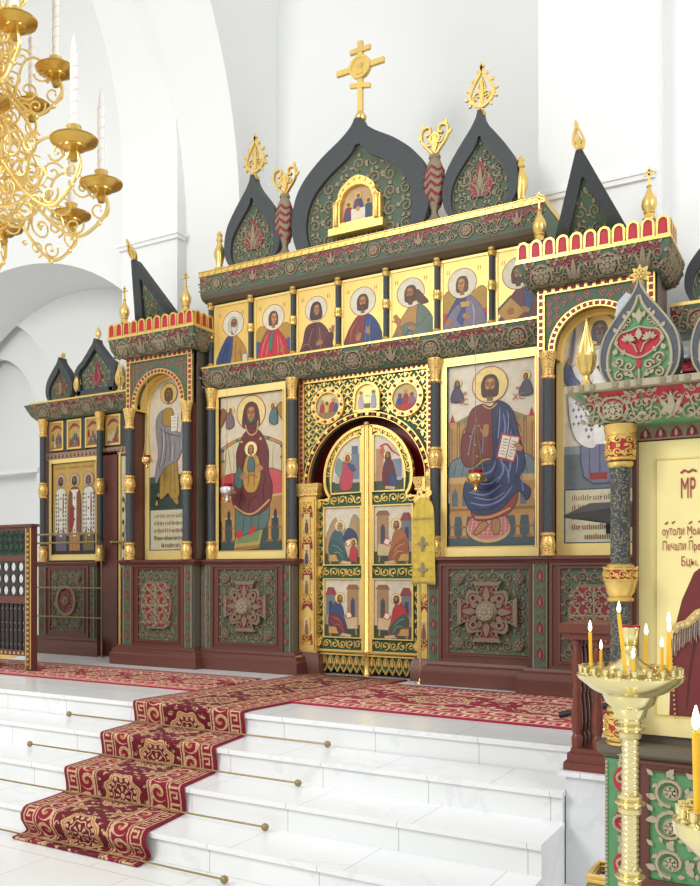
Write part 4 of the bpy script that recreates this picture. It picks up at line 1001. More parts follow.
# gate leaves -----------------------------------------------------------------------
def evangelist(P, robe, cloak, hair, flip=0, scene=0):
    f = (lambda L: [(1-a, b) for a, b in L]) if flip else (lambda L: L); H = P.H
    P.poly([(0, 0), (1, 0), (1, H*.22), (0, H*.22)], (58, 72, 56))
    if scene == 0:
        P.poly(f([(.02, .4), (.3, .4), (.3, 1.05), (.02, 1.05)]), (120, 124, 132)); P.poly(f([(0, 1.05), (.34, 1.05), (.24, 1.25), (.08, 1.25)]), (150, 66, 62)); P.poly(f([(.1, .6), (.2, .6), (.2, .9), (.1, .9)]), (60, 66, 84))
        P.poly(f([(.62, .3), (.94, .3), (.94, 1.2), (.62, 1.2)]), (176, 136, 92)); P.poly(f([(.58, 1.2), (.98, 1.2), (.9, 1.32), (.66, 1.32)]), (150, 104, 62)); P.poly(f([(.72, .5), (.84, .5), (.84, .9), (.78, 1.0), (.72, .9)]), (70, 74, 92))
        P.poly(f([(0, .3), (.55, .3), (.55, .55), (0, .55)]), (158, 150, 136))
    else:
        P.poly(f([(.0, .3), (.1, .9), (.3, 1.2), (.36, .9), (.5, 1.1), (.62, .8), (.8, 1.25), (1, 1.0), (1, .2)]), (176, 148, 104), 4); P.poly(f([(.5, .5), (.62, .9), (.86, .8), (.9, .5)]), (62, 72, 104), 4)
    P.poly(f([(.5, .2), (.92, .22), (.9, .5), (.52, .48)]), (214, 188, 142)); P.line(f([(.55, .05), (.57, .22)]), .04, (196, 150, 84), 0); P.line(f([(.88, .05), (.86, .22)]), .04, (196, 150, 84), 0)
    P.poly(f([(.1, .08), (.46, .08), (.46, .3), (.1, .3)]), (206, 158, 84)); P.line(f([(.14, .0), (.16, .1)]), .05, (180, 130, 60), 0); P.line(f([(.44, .0), (.42, .1)]), .05, (180, 130, 60), 0)
    P.poly(f([(.12, .26), (.1, .5), (.2, .78), (.36, .88), (.5, .74), (.56, .44), (.64, .14), (.5, .04), (.36, .12), (.3, .26)]), robe, 4); P.poly(f([(.1, .36), (.2, .6), (.44, .46), (.6, .2), (.5, .06), (.3, .24)]), cloak, 4)
    P.folds([f([(.24, .3), (.4, .3), (.52, .14)]), f([(.2, .5), (.36, .44), (.5, .3)])], .02, tuple(min(255, k+60) for k in cloak))
    P.poly(f([(.62, .44), (.78, .5), (.72, .66), (.56, .58)]), (196, 60, 52)); P.poly(f([(.63, .47), (.75, .52), (.7, .63), (.58, .58)]), (238, 228, 206)); P.hand(*f([(.56, .52)])[0], .06, 0 if not flip else PI)
    P.poly(f([(.44, .02), (.72, .0), (.74, .06), (.48, .1)]), (206, 176, 140))
    hx, hy_ = f([(.42, .96)])[0]; P.head(hx, hy_, .085, hair, (176, 122, 74), hair, GOLDH, None, -1 if flip else 1, hr=1.65)
def gate_leaf(s):                              # s = -1 the left leaf, +1 the right leaf
    x_in = .045; lab = 'left' if s < 0 else 'right'; y = -.275; CX = .088
    t = thing('gate_leaf', (CX+s*.3, y, .03), '%s gilded leaf of the arched double gate with three painted panels' % lab, 'gate', None)
    F = flat(CX, y, 0) if s > 0 else (lambda a, b, h: (CX-a, y-h, b))
    def X(P): return P
    arc = [(.45*math.sin(PI/2*i/14*1.0), 1.84+.47*math.cos(PI/2*i/14)) for i in range(15)]
    arc2 = catmull([(.45, 1.84), (.447, 1.77), (.425, 1.70), (.40, 1.665)], 3, False)
    O = [(.0, .20)]+[(.0, 2.31)]+arc[1:]+arc2[1:]+[(.40, 1.645), (.545, 1.645), (.545, .20)]
    m = MB(); m.plate(O, -.04, 0, 'greend', F); m.build('green_ground', t)['label'] = 'deep green painted ground'
    # panels: openings in leaf coords (a from the centre line)
    A1 = [(.07, 1.70), (.365, 1.70), (.365, 1.82)]+[(.07+.295*math.cos(PI/2*i/10), 1.82+.39*math.sin(PI/2*i/10)) for i in range(1, 11)]
    A2 = rect(.07, .44, 1.03, 1.56); A3 = rect(.07, .44, .355, .89)
    m = MB()
    for A_ in (A1, A2, A3): m.ring(offset(A_, -.018), A_, -.01, .028, 'gold', F)
    edge = O; inn = offset(O if True else O, .026); m.ring(edge, inn, -.04, .03, 'gold', F)
    for z in (.225,): m.plate(rect(.03, .55, z-.01, z+.01), 0, .018, 'gold', F)
    m.plate(rect(.0, .055, .2, 2.30), 0, .03, 'gold', F)
    def band(path, w):
        for i, (a, b, d) in enumerate(path): 
            m.ribbon(spiral(a, b, w, 1.25, PI/2*i, d, 12), .016, .014, 'gold', F, 0, False); leaf(m, a, b, w*.6, i*1.3, w*.5, .012, 'gold', F); m.ribbon([(a-w, b), (a-w*.9, b+w*.8)], .012, .01, 'gold', F, 0, False); m.ribbon([(a+w, b), (a+w*.9, b-w*.8)], .012, .01, 'gold', F, 0, False)
    path = [(.505, .34+.082*i, 1 if i % 2 else -1) for i in range(16)]+[(.095+.082*i, z, 1 if i % 2 else -1) for z in (1.632, .96, .288) for i in range(5)]
    path += [(.41*math.sin(q)+.005, 1.84+.425*math.cos(q), 1) for q in [.16+.13*i for i in range(11)]]
    band([p for p in path], .041)
    m.build('gilt_frame', t)
    for z in (.30, .965, 1.60):
        m = MB(); rosette(m, .51, z, .044, 'gold', F, .028, .018, 8); m.plate(circ(.51, z, .044, 16), .0, .028, 'gold', F); m.build('rosette', t)
    defs = [(A1, None), (A2, 1), (A3, 0)]
    for k, (A_, sc) in enumerate(defs):
        xs = [F(a, 0, 0)[0] for a, b in A_]; x0, x1 = min(xs), max(xs); z0, z1 = min(b for a, b in A_), max(b for a, b in A_)
        if k == 0:
            wv = x1-x0; ol = [((q[0]-.07)/wv if s > 0 else 1-(q[0]-.07)/wv, (q[1]-z0)/wv) for q in A1]; ol = ol if s > 0 else ol[::-1]
            P = Paint(x0, z0, wv, z1-z0, y-.004, (222, 212, 190), 0, ol)
            flipit = s > 0; f = (lambda L: [(1-a, b) for a, b in L]) if not flipit else (lambda L: L)
            # clip the upper outer corner to the arch by a gilded spandrel
            P.poly([(0, 0), (1, 0), (1, .35), (0, .35)], (64, 80, 62)); P.poly(f([(.0, .3), (.9, .3), (.9, .55), (0, .55)]), (190, 184, 170))
            if s < 0:
                P.poly([(.62, .4), (.95, .4), (.95, 1.2), (.62, 1.2)], (124, 132, 146)); P.poly([(.68, 1.2), (.9, 1.2), (.9, 1.45), (.68, 1.45)], (104, 112, 130)); P.poly([(.3, .5), (.5, .5), (.5, 1.0), (.3, 1.0)], (140, 150, 150))
                P.poly([(.3, .12), (.28, .6), (.4, .95), (.62, .95), (.72, .6), (.66, .12)], (196, 70, 84), 4); P.poly([(.5, .9), (.74, .86), (.84, .7), (.7, .66)], (66, 84, 120), 3); P.poly([(.2, 1.1), (.1, .7), (.3, .5), (.36, .9)], (130, 150, 140), 3); P.head(.54, 1.08, .09, (104, 64, 36), (180, 126, 78), None, GOLDH, None, 1, hr=1.6); P.hand(.82, .78, .06, 0)
            else:
                P.poly([(.05, .3), (.3, .3), (.3, 1.3), (.05, 1.3)], (190, 140, 96)); P.poly([(.6, .4), (.9, .4), (.9, .95), (.6, .95)], (130, 140, 160)); P.line([(.15, 1.35), (.4, 1.42), (.6, 1.2), (.9, 1.0)], .07, (190, 56, 60), 5); P.poly([(.2, 1.2), (.26, 1.4), (.34, 1.2), (.3, 1.0)], (206, 96, 84), 3)
                P.poly([(.3, .15), (.26, .5), (.36, .92), (.56, .95), (.68, .6), (.74, .2), (.5, .06)], (104, 46, 52), 4); P.poly([(.5, .1), (.52, .5), (.7, .4), (.74, .18)], (54, 74, 124), 3); P.head(.45, 1.08, .085, skin=(178, 124, 76), halo=GOLDH, veil=(100, 44, 48), turn=-1, hr=1.7); P.poly([(.34, .06), (.66, .02), (.7, .1), (.38, .14)], (206, 180, 140))
            P.build(t)
        else:
            P = Paint(x0, z0, x1-x0, z1-z0, y-.004, (224, 212, 188))
            cols = {(-1, 1): ((70, 98, 110), (62, 92, 84), (150, 146, 140)), (1, 1): ((178, 106, 58), (160, 92, 50), (120, 84, 60)), (-1, 2): ((62, 74, 120), (124, 52, 56), (120, 80, 52)), (1, 2): ((186, 52, 54), (62, 92, 72), (84, 54, 36))}[(s, k)]
            evangelist(P, cols[0], cols[1], cols[2], 1 if s > 0 else 0, 1 if (s < 0 and k == 1) else 0)
            if s < 0 and k == 1:
                P.head(.8, .55, .06, (90, 58, 34), (176, 122, 74), None, GOLDH, None, -1, hr=1.6); P.poly([(.7, .1), (.72, .4), (.8, .46), (.9, .38), (.9, .1)], (190, 56, 66), 3)
            P.build(t)
    # scalloped skirt
    m = MB(); low = []
    for i in range(33): low.append((.55-.54*i/32, .06+.03*math.cos(2*PI*i/4)))
    m.plate([(.01, .2), (.56, .2)]+low, -.03, .0, 'greend', F)
    m.ribbon(low, .02, .016, 'gold', F, 0, False)
    for i in range(8):
        a = .045+.0675*i
        m.plate([(a-.022, .12), (a, .175), (a+.022, .12), (a, .085)], .001, .003, 'red', F)
        for d in (-1, 1):
            m.ribbon([(a+d*.028, .09), (a+d*.018, .15), (a, .18)], .014, .013, 'gold', F, 0, False); m.ribbon(spiral(a+d*.017, .115, .016, 1.1, PI/2, d, 10), .011, .013, 'gold', F, .002, False)
        leaf(m, a, .09, .075, PI/2, .022, .014, 'gold', F, .002)
    m.plate(rect(0, .56, .185, .21), 0, .03, 'gold', F)
    m.build('scalloped_skirt', t)
    return t
for s in (-1, 1): tl = gate_leaf(s)
y = -.275
m = MB(); m.lathe(.088, y-.03, .0, [(.022, .0), (.03, .01), (.03, .03), (.024, .04), (.024, .2), (.034, .215), (.034, .235), (.024, .25), (.024, 2.30), (.032, 2.31), (.02, 2.335)], 'gold', 14)
m.build('meeting_bar', tl)['label'] = 'gilded rounded bar covering the joint'
# ---------------------------------------------------------------- lower panelled cabinets of the screen
def dado(name, x0, x1, yf, px, pz, pil, label, motif='cross', base=.2, zt=1.075, yb=-.012, xo=0):
    t = thing(name, ((x0+x1)/2, yf, 0), label, 'cabinet', None); F = flat(0, yf, 0)
    MB().box(x0, x1, yf+.004, yb, .0, zt, 'olive').build('carcass', t)
    m = MB(); cornice(m, x0+xo, x1, yf, yb, [(.10, .002), (.10, .11), (.085, .125), (.08, .16), (.05, .175), (.045, .2)], 'wood'); m.build('plinth', t)
    m = MB(); cornice(m, x0, x1, yf, yb, [(.0, zt-.05), (.02, zt-.045), (.03, zt-.02), (.05, zt-.015), (.05, zt+.008)], 'wood'); m.build('ledge', t)
    O = rect(px[0]-.085, px[1]+.085, .2, zt-.045); I = rect(px[0], px[1], pz[0], pz[1])
    m = MB(); m.ring(O, offset(O, .03), -.01, .035, 'wood', F); m.ring(offset(O, .03), offset(I, -.028), -.01, .018, 'wood', F); m.ring(offset(I, -.028), I, -.01, .03, 'wood', F); m.build('panel_frame', t)
    m = MB(); m.plate(I, -.01, .006, 'green', F); scrolls(m, px[0]+.015, px[1]-.015, pz[0]+.015, pz[1]-.015, .105, .017, .014, 'carve_shaded', F, None, .006)
    m.ribbon(offset(I, .01)+[offset(I, .01)[0]], .012, .010, 'carve_shaded', F, .006, False); m.build('carved_panel', t)
    cx, cz = (px[0]+px[1])/2, (pz[0]+pz[1])/2; w, h = (px[1]-px[0])/2, (pz[1]-pz[0])/2
    for sx in (-1, 1):
        for sz in (-1, 1):
            if motif in ('cross', 'oval'):
                m = MB(); X, Z = cx+sx*(w-.085), cz+sz*(h-.085); m.plate(circ(X, Z, .045, 20), .006, .03, 'carve_shaded', F); rosette(m, X, Z, .038, 'carve_shaded', F, .03, .01, 6); m.build('corner_boss', t)
    H0, H1 = .006, .05
    if motif == 'cross':
        s = min(w, h)*.74; q = [(.30, 1), (.26, .78), (.40, .62), (.62, .40), (.78, .26), (1, .30)]
        P = []
        def quad(sx, sz, sw):
            L = [(.50, 1.0), (.40, .86), (.28, .78), (.30, .66), (.44, .70), (.60, .72), (.70, .60), (.72, .44), (.66, .30), (.78, .28), (.86, .40), (1.0, .50)]
            L = [(a*s*sx, b*s*sz) for a, b in L]
            return L if not sw else L[::-1]
        P = quad(1, 1, False)+quad(1, -1, True)+quad(-1, -1, False)+quad(-1, 1, True)
        P = [(cx+a, cz+b) for a, b in P]
        m = MB(); m.plate(P, H0, H1, 'carve_shaded', F); m.build('cross_relief', t)['label'] = 'raised scrolled cross'
        m = MB(); I2 = [(cx+(a-cx)*.86, cz+(b-cz)*.86) for a, b in P]; m.plate(I2, H1, H1+.003, 'red', F); m.build('cross_ground', t)['label'] = 'crimson ground inside the cross'
        m = MB(); hh = H1+.003
        m.ring(P, I2, hh-.006, hh+.012, 'carve_shaded', F)
        for a in range(4):
            A = a*PI/2
            for d in (-1, 1):
                m.ribbon([(cx+r*math.cos(A)-d*(.04+r*.25)*math.sin(A), cz+r*math.sin(A)+d*(.04+r*.25)*math.cos(A)) for r in [s*(.2+.1*k) for k in range(7)]], .024, .014, 'carve_shaded', F, hh)
                m.ribbon(spiral(cx+s*.72*math.cos(A)-d*s*.2*math.sin(A), cz+s*.72*math.sin(A)+d*s*.2*math.cos(A), s*.13, 1.1, A, d, 12), .018, .014, 'carve_shaded', F, hh, False)
                leaf(m, cx+s*.35*math.cos(A+d*.45), cz+s*.35*math.sin(A+d*.45), s*.26, A+d*.6, .05, .014, 'carve_shaded', F, hh)
            leaf(m, cx+s*.3*math.cos(A), cz+s*.3*math.sin(A), s*.55, A, .06, .016, 'carve_shaded', F, hh)
            m.ring(circ(cx+s*.60*math.cos(A+PI/4)*1.04, cz+s*.60*math.sin(A+PI/4)*1.04, s*.15, 16), circ(cx+s*.6*math.cos(A+PI/4)*1.04, cz+s*.6*math.sin(A+PI/4)*1.04, s*.07, 16), H0, hh+.02, 'carve_shaded', F)
        m.build('cross_foliage', t)
        m = MB(); m.lathe(0, 0, 0, [(.09, 0), (.092, .02), (.08, .04), (.05, .055), (.02, .06)], 'carve_shaded', 24, 10, 0, .04)
        m.v = [(cx+a, yf-hh-z, cz+b) for a, b, z in m.v]; rosette(m, cx, cz, .07, 'carve', F, hh+.045, .02, 10); m.build('centre_boss', t)
    elif motif == 'oval':
        r = min(w, h)*.66
        m = MB(); m.ring([(cx+a*.92, cz+b*1.05) for a, b in circ(0, 0, r, 36)], [(cx+a*.92, cz+b*1.05) for a, b in circ(0, 0, r*.78, 36)], H0, H1, 'carve_shaded', F); m.build('oval_ring', t)
        m = MB(); m.plate([(cx+a*.92, cz+b*1.05) for a, b in circ(0, 0, r*.72, 32)], H0, H0+.02, 'red', F); m.build('oval_ground', t)['label'] = 'crimson oval ground'
        m = MB(); rosette(m, cx, cz, r*.3, 'carve_shaded', F, H0+.02, .03, 8)
        for a in range(6): m.ribbon(spiral(cx+r*.5*math.cos(a*PI/3), cz+r*.52*math.sin(a*PI/3), r*.17, 1.2, a*PI/3, 1, 12), .016, .014, 'carve_shaded', F, H0+.02, False)
        m.build('oval_foliage', t)
    else:
        a, b = w*.76, h*.66
        P = [(-.62, 1), (.62, 1), (.66, .86), (.84, .86), (.94, .72), (.82, .62), (.92, .42), (1.0, .2), (1.0, -.2), (.92, -.42), (.82, -.62), (.94, -.72), (.84, -.86), (.66, -.86), (.62, -1)]
        P = P+[(-x, -z) for x, z in P]
        P = [(cx+x*a, cz+z*b) for x, z in P][:29]
        m = MB(); m.plate(P, H0, H1, 'carve_shaded', F); m.build('cartouche', t)['label'] = 'raised scrolled cartouche'
        m = MB(); m.plate([(cx+(x-cx)*.88, cz+(z-cz)*.9) for x, z in P], H1, H1+.003, 'red', F); m.build('cartouche_ground', t)['label'] = 'crimson ground inside the cartouche'
        m = MB(); scrolls(m, cx-a*.84, cx+a*.84, cz-b*.86, cz+b*.86, .085, .015, .012, 'carve', F, None, H1+.003); m.ribbon([(cx, cz-b*.9), (cx, cz+b*.9)], .02, .014, 'carve', F, H1+.003, False); m.ribbon([(cx-a*.9, cz), (cx+a*.9, cz)], .02, .014, 'carve', F, H1+.003, False); m.build('cartouche_foliage', t)
    for p0, p1 in pil:
        m = MB(); m.plate(rect(p0, p1, .2, zt-.05), .0, .012, 'green', F)
        for e in (p0+.008, p1-.008): m.ribbon([(e, .2), (e, zt-.05)], .014, .01, 'carve', F, .012, False)
        c_ = (p0+p1)/2; k = 4
        for i in range(k):
            z = .2+(zt-.25)*(i+.5)/k; g = (p1-p0)*.28
            m.plate(catmull([(c_, z+g*1.9), (c_+g, z), (c_, z-g*1.5), (c_-g, z)], 3), .012, .014, 'red', F); R_ = catmull([(c_, z+g*1.9), (c_+g, z), (c_, z-g*1.5), (c_-g, z)], 3); m.ribbon(R_+[R_[0]], .009, .008, 'carve_shaded', F, .014, False)
            leaf(m, c_, z-g, g*2, PI/2, .02, .01, 'carve_shaded', F, .014)
            for d in (-1, 1): m.ribbon(spiral(c_+d*g*.8, z+(zt-.25)/k*.5, g*.55, 1.1, PI/2, d, 9), .010, .009, 'carve_shaded', F, .012, False)
        m.build('pilaster_strip', t)
    return t
dado('panelled_cabinet', -1.67, -.60, -.47, (-1.434, -.775), (.27, .985), [(-1.605, -1.535), (-.71, -.615)], 'panelled lower cabinet with a carved cross under the mother and child icon')
dado('panelled_cabinet', .74, 1.72, -.47, (.945, 1.62), (.275, .985), [(.755, .855)], 'panelled lower cabinet with a carved cross under the enthroned blue-cloaked figure icon', xo=.075)
# ---------------------------------------------------------------- icon towers
def tower(cx, side, sname):
    dado('panelled_cabinet', cx-.475, cx+.45, -.58, (cx-.245, cx+.265), (.26, .985), [(cx-.465, cx-.345), (cx+.345, cx+.44)], 'panelled lower cabinet with a carved red cartouche, ' + ('under the barefoot standing figure icon' if side < 0 else 'half hidden behind the wooden railing'), 'cartouche', yb=-.1)
    t = thing('icon_tower', (cx, -.56, 1.08), 'tall arched niche tower with gilded battlement cornice, %s of the icon screen' % sname, 'tower', 'niche towers')
    x0, x1 = cx-.43, cx+.43; F = flat(cx, -.56, 0)
    m = MB(); m.box(x0, x0+.09, -.545, -.35, 1.083, 3.2, 'wood'); m.box(x1-.09, x1, -.545, -.35, 1.083, 3.2, 'wood'); m.box(x0, x1, -.35, -.012, 1.083, 3.2, 'wood'); m.box(x0, x1, -.545, -.35, 3.06, 3.2, 'wood')
    m.box(x1, x1+.008, -.50, -.33, 1.09, 3.2, 'olive'); m.build('body', t)
    A = archpts(0, 2.70, .295, 28)
    P = [(-.43, 2.66), (A[0][0], 2.66)]+A+[(A[-1][0], 2.66), (.43, 2.66), (.43, 3.2), (-.43, 3.2)]
    m = MB(); m.plate(P, -.05, .0, 'green', F)
    for i in range(13):
        for j in range(7):
            x = -.342+.057*i; z = 2.70+.074*j+(.037 if i % 2 else 0); d = math.hypot(x, z-2.70)
            if d < .375 or z > 3.125: continue
            R_ = [(x, z+.031), (x+.021, z), (x, z-.031), (x-.021, z)]; m.plate(R_, 0, .003, 'red', F); m.ring([(x+(a-x)*1.25, z+(b-z)*1.2) for a, b in R_], R_, 0, .007, 'carve', F)
            m.plate([(x, z+.012), (x+.008, z), (x, z-.012), (x-.008, z)], .003, .006, 'carve', F)
    m.build('spandrel', t)
    m = MB()
    m.plate(rect(-.43, -.375, 2.66, 3.2), 0, .022, 'gold', F); m.plate(rect(.375, .43, 2.66, 3.2), 0, .022, 'gold', F); m.plate(rect(-.43, .43, 3.145, 3.2), 0, .024, 'gold', F)
    for i in range(14): pis(m, -.40+.80*i/13, 3.171, .036, .030, 0, F, .024)
    for i in range(9):
        for s in (-1, 1): pis(m, s*.403, 2.70+.43*i/8, .030, .036, 0, F, .022)
    m.build('border', t)['label'] = 'gilded border with red teeth'
    m = MB(); B = [(a*1.10/1.0, 2.70+(b-2.70)*1.10) for a, b in A]
    Pf = [(-.295, 2.64)]+A+[(.295, 2.64)]; Po = [(-.295*1.16, 2.64)]+[(a*1.16, 2.70+(b-2.70)*1.16) for a, b in A]+[(.295*1.16, 2.64)]
    m.ring(Po+[], Pf, 0, .035, 'gold', F) if False else None
    vs = []
    n_ = len(Po)
    for Q, h in ((Po, 0), (Po, .035), (Pf, .035), (Pf, -.17)): vs += [F(a, b, h) for a, b in Q]
    fs = []
    for i in range(n_-1):
        for q in range(3): fs.append((q*n_+i, q*n_+i+1, (q+1)*n_+i+1, (q+1)*n_+i))
    m.add(vs, fs, 'gold')
    for i in range(22):
        a = PI*(i+.5)/22; pis(m, -.295*1.08*math.cos(a), 2.70+.295*1.08*math.sin(a), .030, .030, PI/2-a, F, .0355)
    m.build('archivolt', t)['label'] = 'gilded archivolt with red teeth'
    prof = [(0, 3.19), (.03, 3.197), (.075, 3.222), (.10, 3.262), (.112, 3.315), (.122, 3.375)]
    m = MB(); cornice(m, x0, x1, -.60, -.012, prof, 'green')
    Fp, L = profmap(x0-.06, -.60, prof); frieze(m, Fp, L, x1-x0+.12, .235, w=.009)
    def Fe(a, b, h):
        p = Fp(0, b, h); return (x1+(-.60-p[1]), -.60-.06+a, p[2])
    frieze(m, Fe, L, .60, .235, w=.009)
    m.build('carved_cornice', t)
    m = MB(); m.box(x0-.13, x1+.13, -.735, -.012, 3.372, 3.395, 'gold'); m.build('gold_lip', t)
    def merlon(x, y, ang):
        m = MB(); w = .046; h = .145; Q = [(-w, 0), (w, 0), (w, h-.045)]+[(w*math.cos(PI*i/8), h-.045+w*math.sin(PI*i/8)) for i in range(1, 8)]+[(-w, h-.045)]
        ca, sa = math.cos(ang), math.sin(ang)
        G_ = lambda a, b, hh: (x+a*ca+hh*sa, y+a*sa-hh*ca, 3.395+b)
        I = offset(Q, .017); m.ring(Q, I, -.02, .012, 'gold', G_); m.plate(offset(I, -.004), -.015, .0, 'redl', G_); m.plate(Q, -.03, -.021, 'gold', G_)
        m.build('battlement', t)
    n = 11
    for i in range(n): merlon(x0-.125+(x1-x0+.25)*(i+.5)/n, -.715, 0)
    for k in range(3): merlon(x1+.11, -.64+.105*k, PI/2)
    # icon in the niche
    cream = (226, 212, 190)
    ti = thing('panel_icon', (cx, -.365, 1.09), 'tall arched icon of %s' % ('a grey-cloaked barefoot standing figure with a scroll' if side < 0 else 'a bearded figure in white vestments with dark crosses'), 'icon')
    m = MB(); Q = [(-.33, 1.09), (.33, 1.09), (.33, 2.70)]+[(.33*math.cos(PI*i/20), 2.70+.33*math.sin(PI*i/20)) for i in range(1, 20)]+[(-.33, 2.70)]
    Ii = [(-.275, 1.185), (.275, 1.185), (.275, 2.70)]+[(.275*math.cos(PI*i/20), 2.70+.275*math.sin(PI*i/20)) for i in range(1, 20)]+[(-.275, 2.70)]
    Fi = flat(cx, -.375, 0); m.ring(Q, Ii, -.015, .02, 'goldflat', Fi); m.build('frame', ti)
    P = Paint(cx-.275, 1.185, .55, 1.79, -.372, cream, 1); U = .55
    hz = (1.62-1.185)/U
    P.poly([(0, hz), (1, hz), (1, hz+.62), (0, hz+.62)], (44, 62, 52) if side < 0 else (110, 118, 124))
    if side < 0: P.poly([(0, hz+.5), (1, hz+.5), (1, hz+.72), (0, hz+.68)], (70, 92, 66)); P.poly([(0, hz+.62), (1, hz+.66), (1, hz+1.3), (0, hz+1.3)], (226, 206, 184))
    else: P.poly([(0, hz+.5), (1, hz+.5), (1, hz+.62), (0, hz+.62)], (140, 150, 154))
    P.poly([(0, 0), (1, 0), (1, hz), (0, hz)], (70, 84, 110)); P.poly([(.02, .02), (.98, .02), (.98, hz-.02), (.02, hz-.02)], (214, 206, 168))
    rnd = random.Random(3+side)
    for row in range(5):
        zr = hz-.14-row*.14; xa, xb = (.12, .9) if row < 4 else (.3, .74); xx = xa
        while xx < xb:
            wd = rnd.choice((.016, .016, .03)); hgt = rnd.choice((.06, .06, .08)); col = (150, 84, 60) if (row % 2 == 0 and side < 0) or (side > 0 and xx < .5) else (110, 84, 66)
            P.line([(xx, zr-.03), (xx, zr-.03+hgt)], .014, col, 0, False)
            if wd > .02: P.line([(xx, zr+.0), (xx+.028, zr+.02)], .012, col, 0, False); xx += .012
            xx += wd+.014
    z0 = hz+.12
    P.tf = (lambda p: (.47+(p[0]-.52)*.98, z0+(p[1]-z0)*.955-.01)) if side < 0 else None
    if side < 0:
        b = z0
        for x, d in ((.28, -1), (.66, 1)): P.poly([(x-.05, b+.18), (x-.03, b+.04), (x+.05*d+.02, b-.04), (x+.1*d, b+.0), (x+.05, b+.2)], (176, 134, 60), 3)
        P.poly([(.3, b+.1), (.34, b+.9), (.4, b+1.4), (.72, b+1.4), (.72, b+.8), (.78, b+.16), (.6, b+.08), (.5, b+.2)], (176, 138, 54), 3); P.folds([[(.4, b+.2), (.44, b+.8)], [(.56, b+.2), (.56, b+.8)], [(.68, b+.2), (.66, b+.8)]], .02, (116, 84, 30))
        P.poly([(.18, b+.5), (.2, b+.7), (.26, b+1.0), (.2, b+1.5), (.24, b+1.75), (.4, b+1.85), (.46, b+1.6), (.72, b+1.4), (.9, b+1.32), (.86, b+1.1), (.74, b+.86), (.5, b+.74), (.34, b+.6), (.22, b+.4)], (146, 140, 140), 4)
        P.folds([[(.28, b+.7), (.36, b+1.1), (.34, b+1.5)], [(.4, b+.75), (.46, b+1.1), (.42, b+1.5)], [(.54, b+.82), (.56, b+1.1), (.5, b+1.45)], [(.3, b+1.5), (.5, b+1.38), (.8, b+1.3)], [(.66, b+.86), (.68, b+1.2)]], .024, (92, 86, 92)); P.folds([[(.32, b+.75), (.40, b+1.15), (.38, b+1.5)], [(.6, b+.85), (.62, b+1.15)]], .022, (198, 194, 196))
        P.poly([(.38, b+1.56), (.4, b+1.86), (.6, b+1.86), (.62, b+1.56)], (176, 138, 56), 3); P.poly([(.58, b+1.42), (.72, b+1.42), (.74, b+1.74), (.58, b+1.72)], (236, 228, 210))
        for i in range(4): P.line([(.61, b+1.5+.06*i), (.7, b+1.5+.06*i)], .012, (120, 104, 92), 0)
        P.poly([(.82, b+1.6), (.9, b+1.6), (.9, b+1.86), (.82, b+1.86)], (176, 36, 44)); P.poly([(.78, b+1.1), (.86, b+1.62), (.93, b+1.6), (.95, b+1.2), (.88, b+1.0)], (150, 144, 146), 3); P.hand(.86, b+1.6, .06, PI/2)
        P.head(.52, b+2.16, .115, (112, 78, 46), (140, 96, 54), (104, 76, 50), (232, 196, 110), None, 0, hr=1.75, bl=1.3)
    else:
        b = z0
        P.poly([(.28, b+.05), (.26, b+1.0), (.3, b+1.7), (.7, b+1.7), (.74, b+1.0), (.74, b+.05)], (120, 120, 146), 3); P.poly([(.36, b+.0), (.6, b+.0), (.6, b+.1), (.36, b+.1)], (150, 52, 50))
        P.folds([[(.36, b+.1), (.36, b+.7)], [(.5, b+.1), (.5, b+.7)], [(.64, b+.1), (.64, b+.7)]], .026, (84, 82, 112))
        P.poly([(.06, b+1.2), (.1, b+.8), (.2, b+.55), (.4, b+.45), (.5, b+.6), (.5, b+1.0), (.6, b+1.8), (.4, b+1.84), (.22, b+1.7), (.1, b+1.6)], (236, 230, 224), 4); P.poly([(.94, b+1.2), (.9, b+.8), (.8, b+.55), (.66, b+.5), (.54, b+.8), (.6, b+1.8), (.78, b+1.7), (.9, b+1.5)], (232, 226, 222), 4)
        for i in range(6):
            for j in range(9):
                x = .14+.07*i+(.035 if j % 2 else 0); z = b+.62+.1*j
                if z < b+.62+.06*abs(i-3): continue
                P.poly([(x-.022, z-.006), (x+.022, z-.006), (x+.022, z+.008), (x-.022, z+.008)], (92, 104, 140)); P.poly([(x-.007, z-.028), (x+.007, z-.028), (x+.007, z+.028), (x-.007, z+.028)], (92, 104, 140))
        P.poly([(.42, b+.5), (.58, b+.5), (.6, b+1.8), (.4, b+1.8)], (240, 236, 230)); 
        for z in (b+.8, b+1.2, b+1.6): P.poly([(.46, z-.02), (.54, z-.02), (.54, z+.02), (.46, z+.02)], (56, 56, 66)); P.poly([(.485, z-.06), (.515, z-.06), (.515, z+.06), (.485, z+.06)], (56, 56, 66))
        P.poly([(.6, b+.7), (.76, b+.7), (.76, b+1.2), (.6, b+1.2)], (206, 164, 120)); P.poly([(.0, b+1.5), (.12, b+1.3), (.24, b+1.1), (.3, b+1.3), (.16, b+1.5), (.06, b+1.75)], (100, 110, 140), 3); P.hand(.08, b+1.72, .06, PI/2)
        P.line([(.1, b+1.7), (.16, b+2.2), (.2, b+2.4)], .05, (110, 116, 130), 4)
        P.head(.5, b+2.12, .125, (90, 84, 82), (120, 90, 74), (110, 104, 104), (232, 198, 112), None, 0, hr=1.7, bl=.8)
    P.build(ti)
    # tilted tent gable
    tt = thing('tent_gable', (cx, -.48, 3.40), 'dark tent-shaped gable with green scrolled field on the %s niche tower' % sname, 'gable', 'tent gables')
    G_ = lambda a, b, h: (cx-.03+a, -.44-h-.70*b, 3.40+b)
    T = [(-.34, 0), (.34, 0), (.022, .66), (-.022, .66)]; I = [(-.235, .0), (.235, .0), (.008, .50), (-.008, .50)]
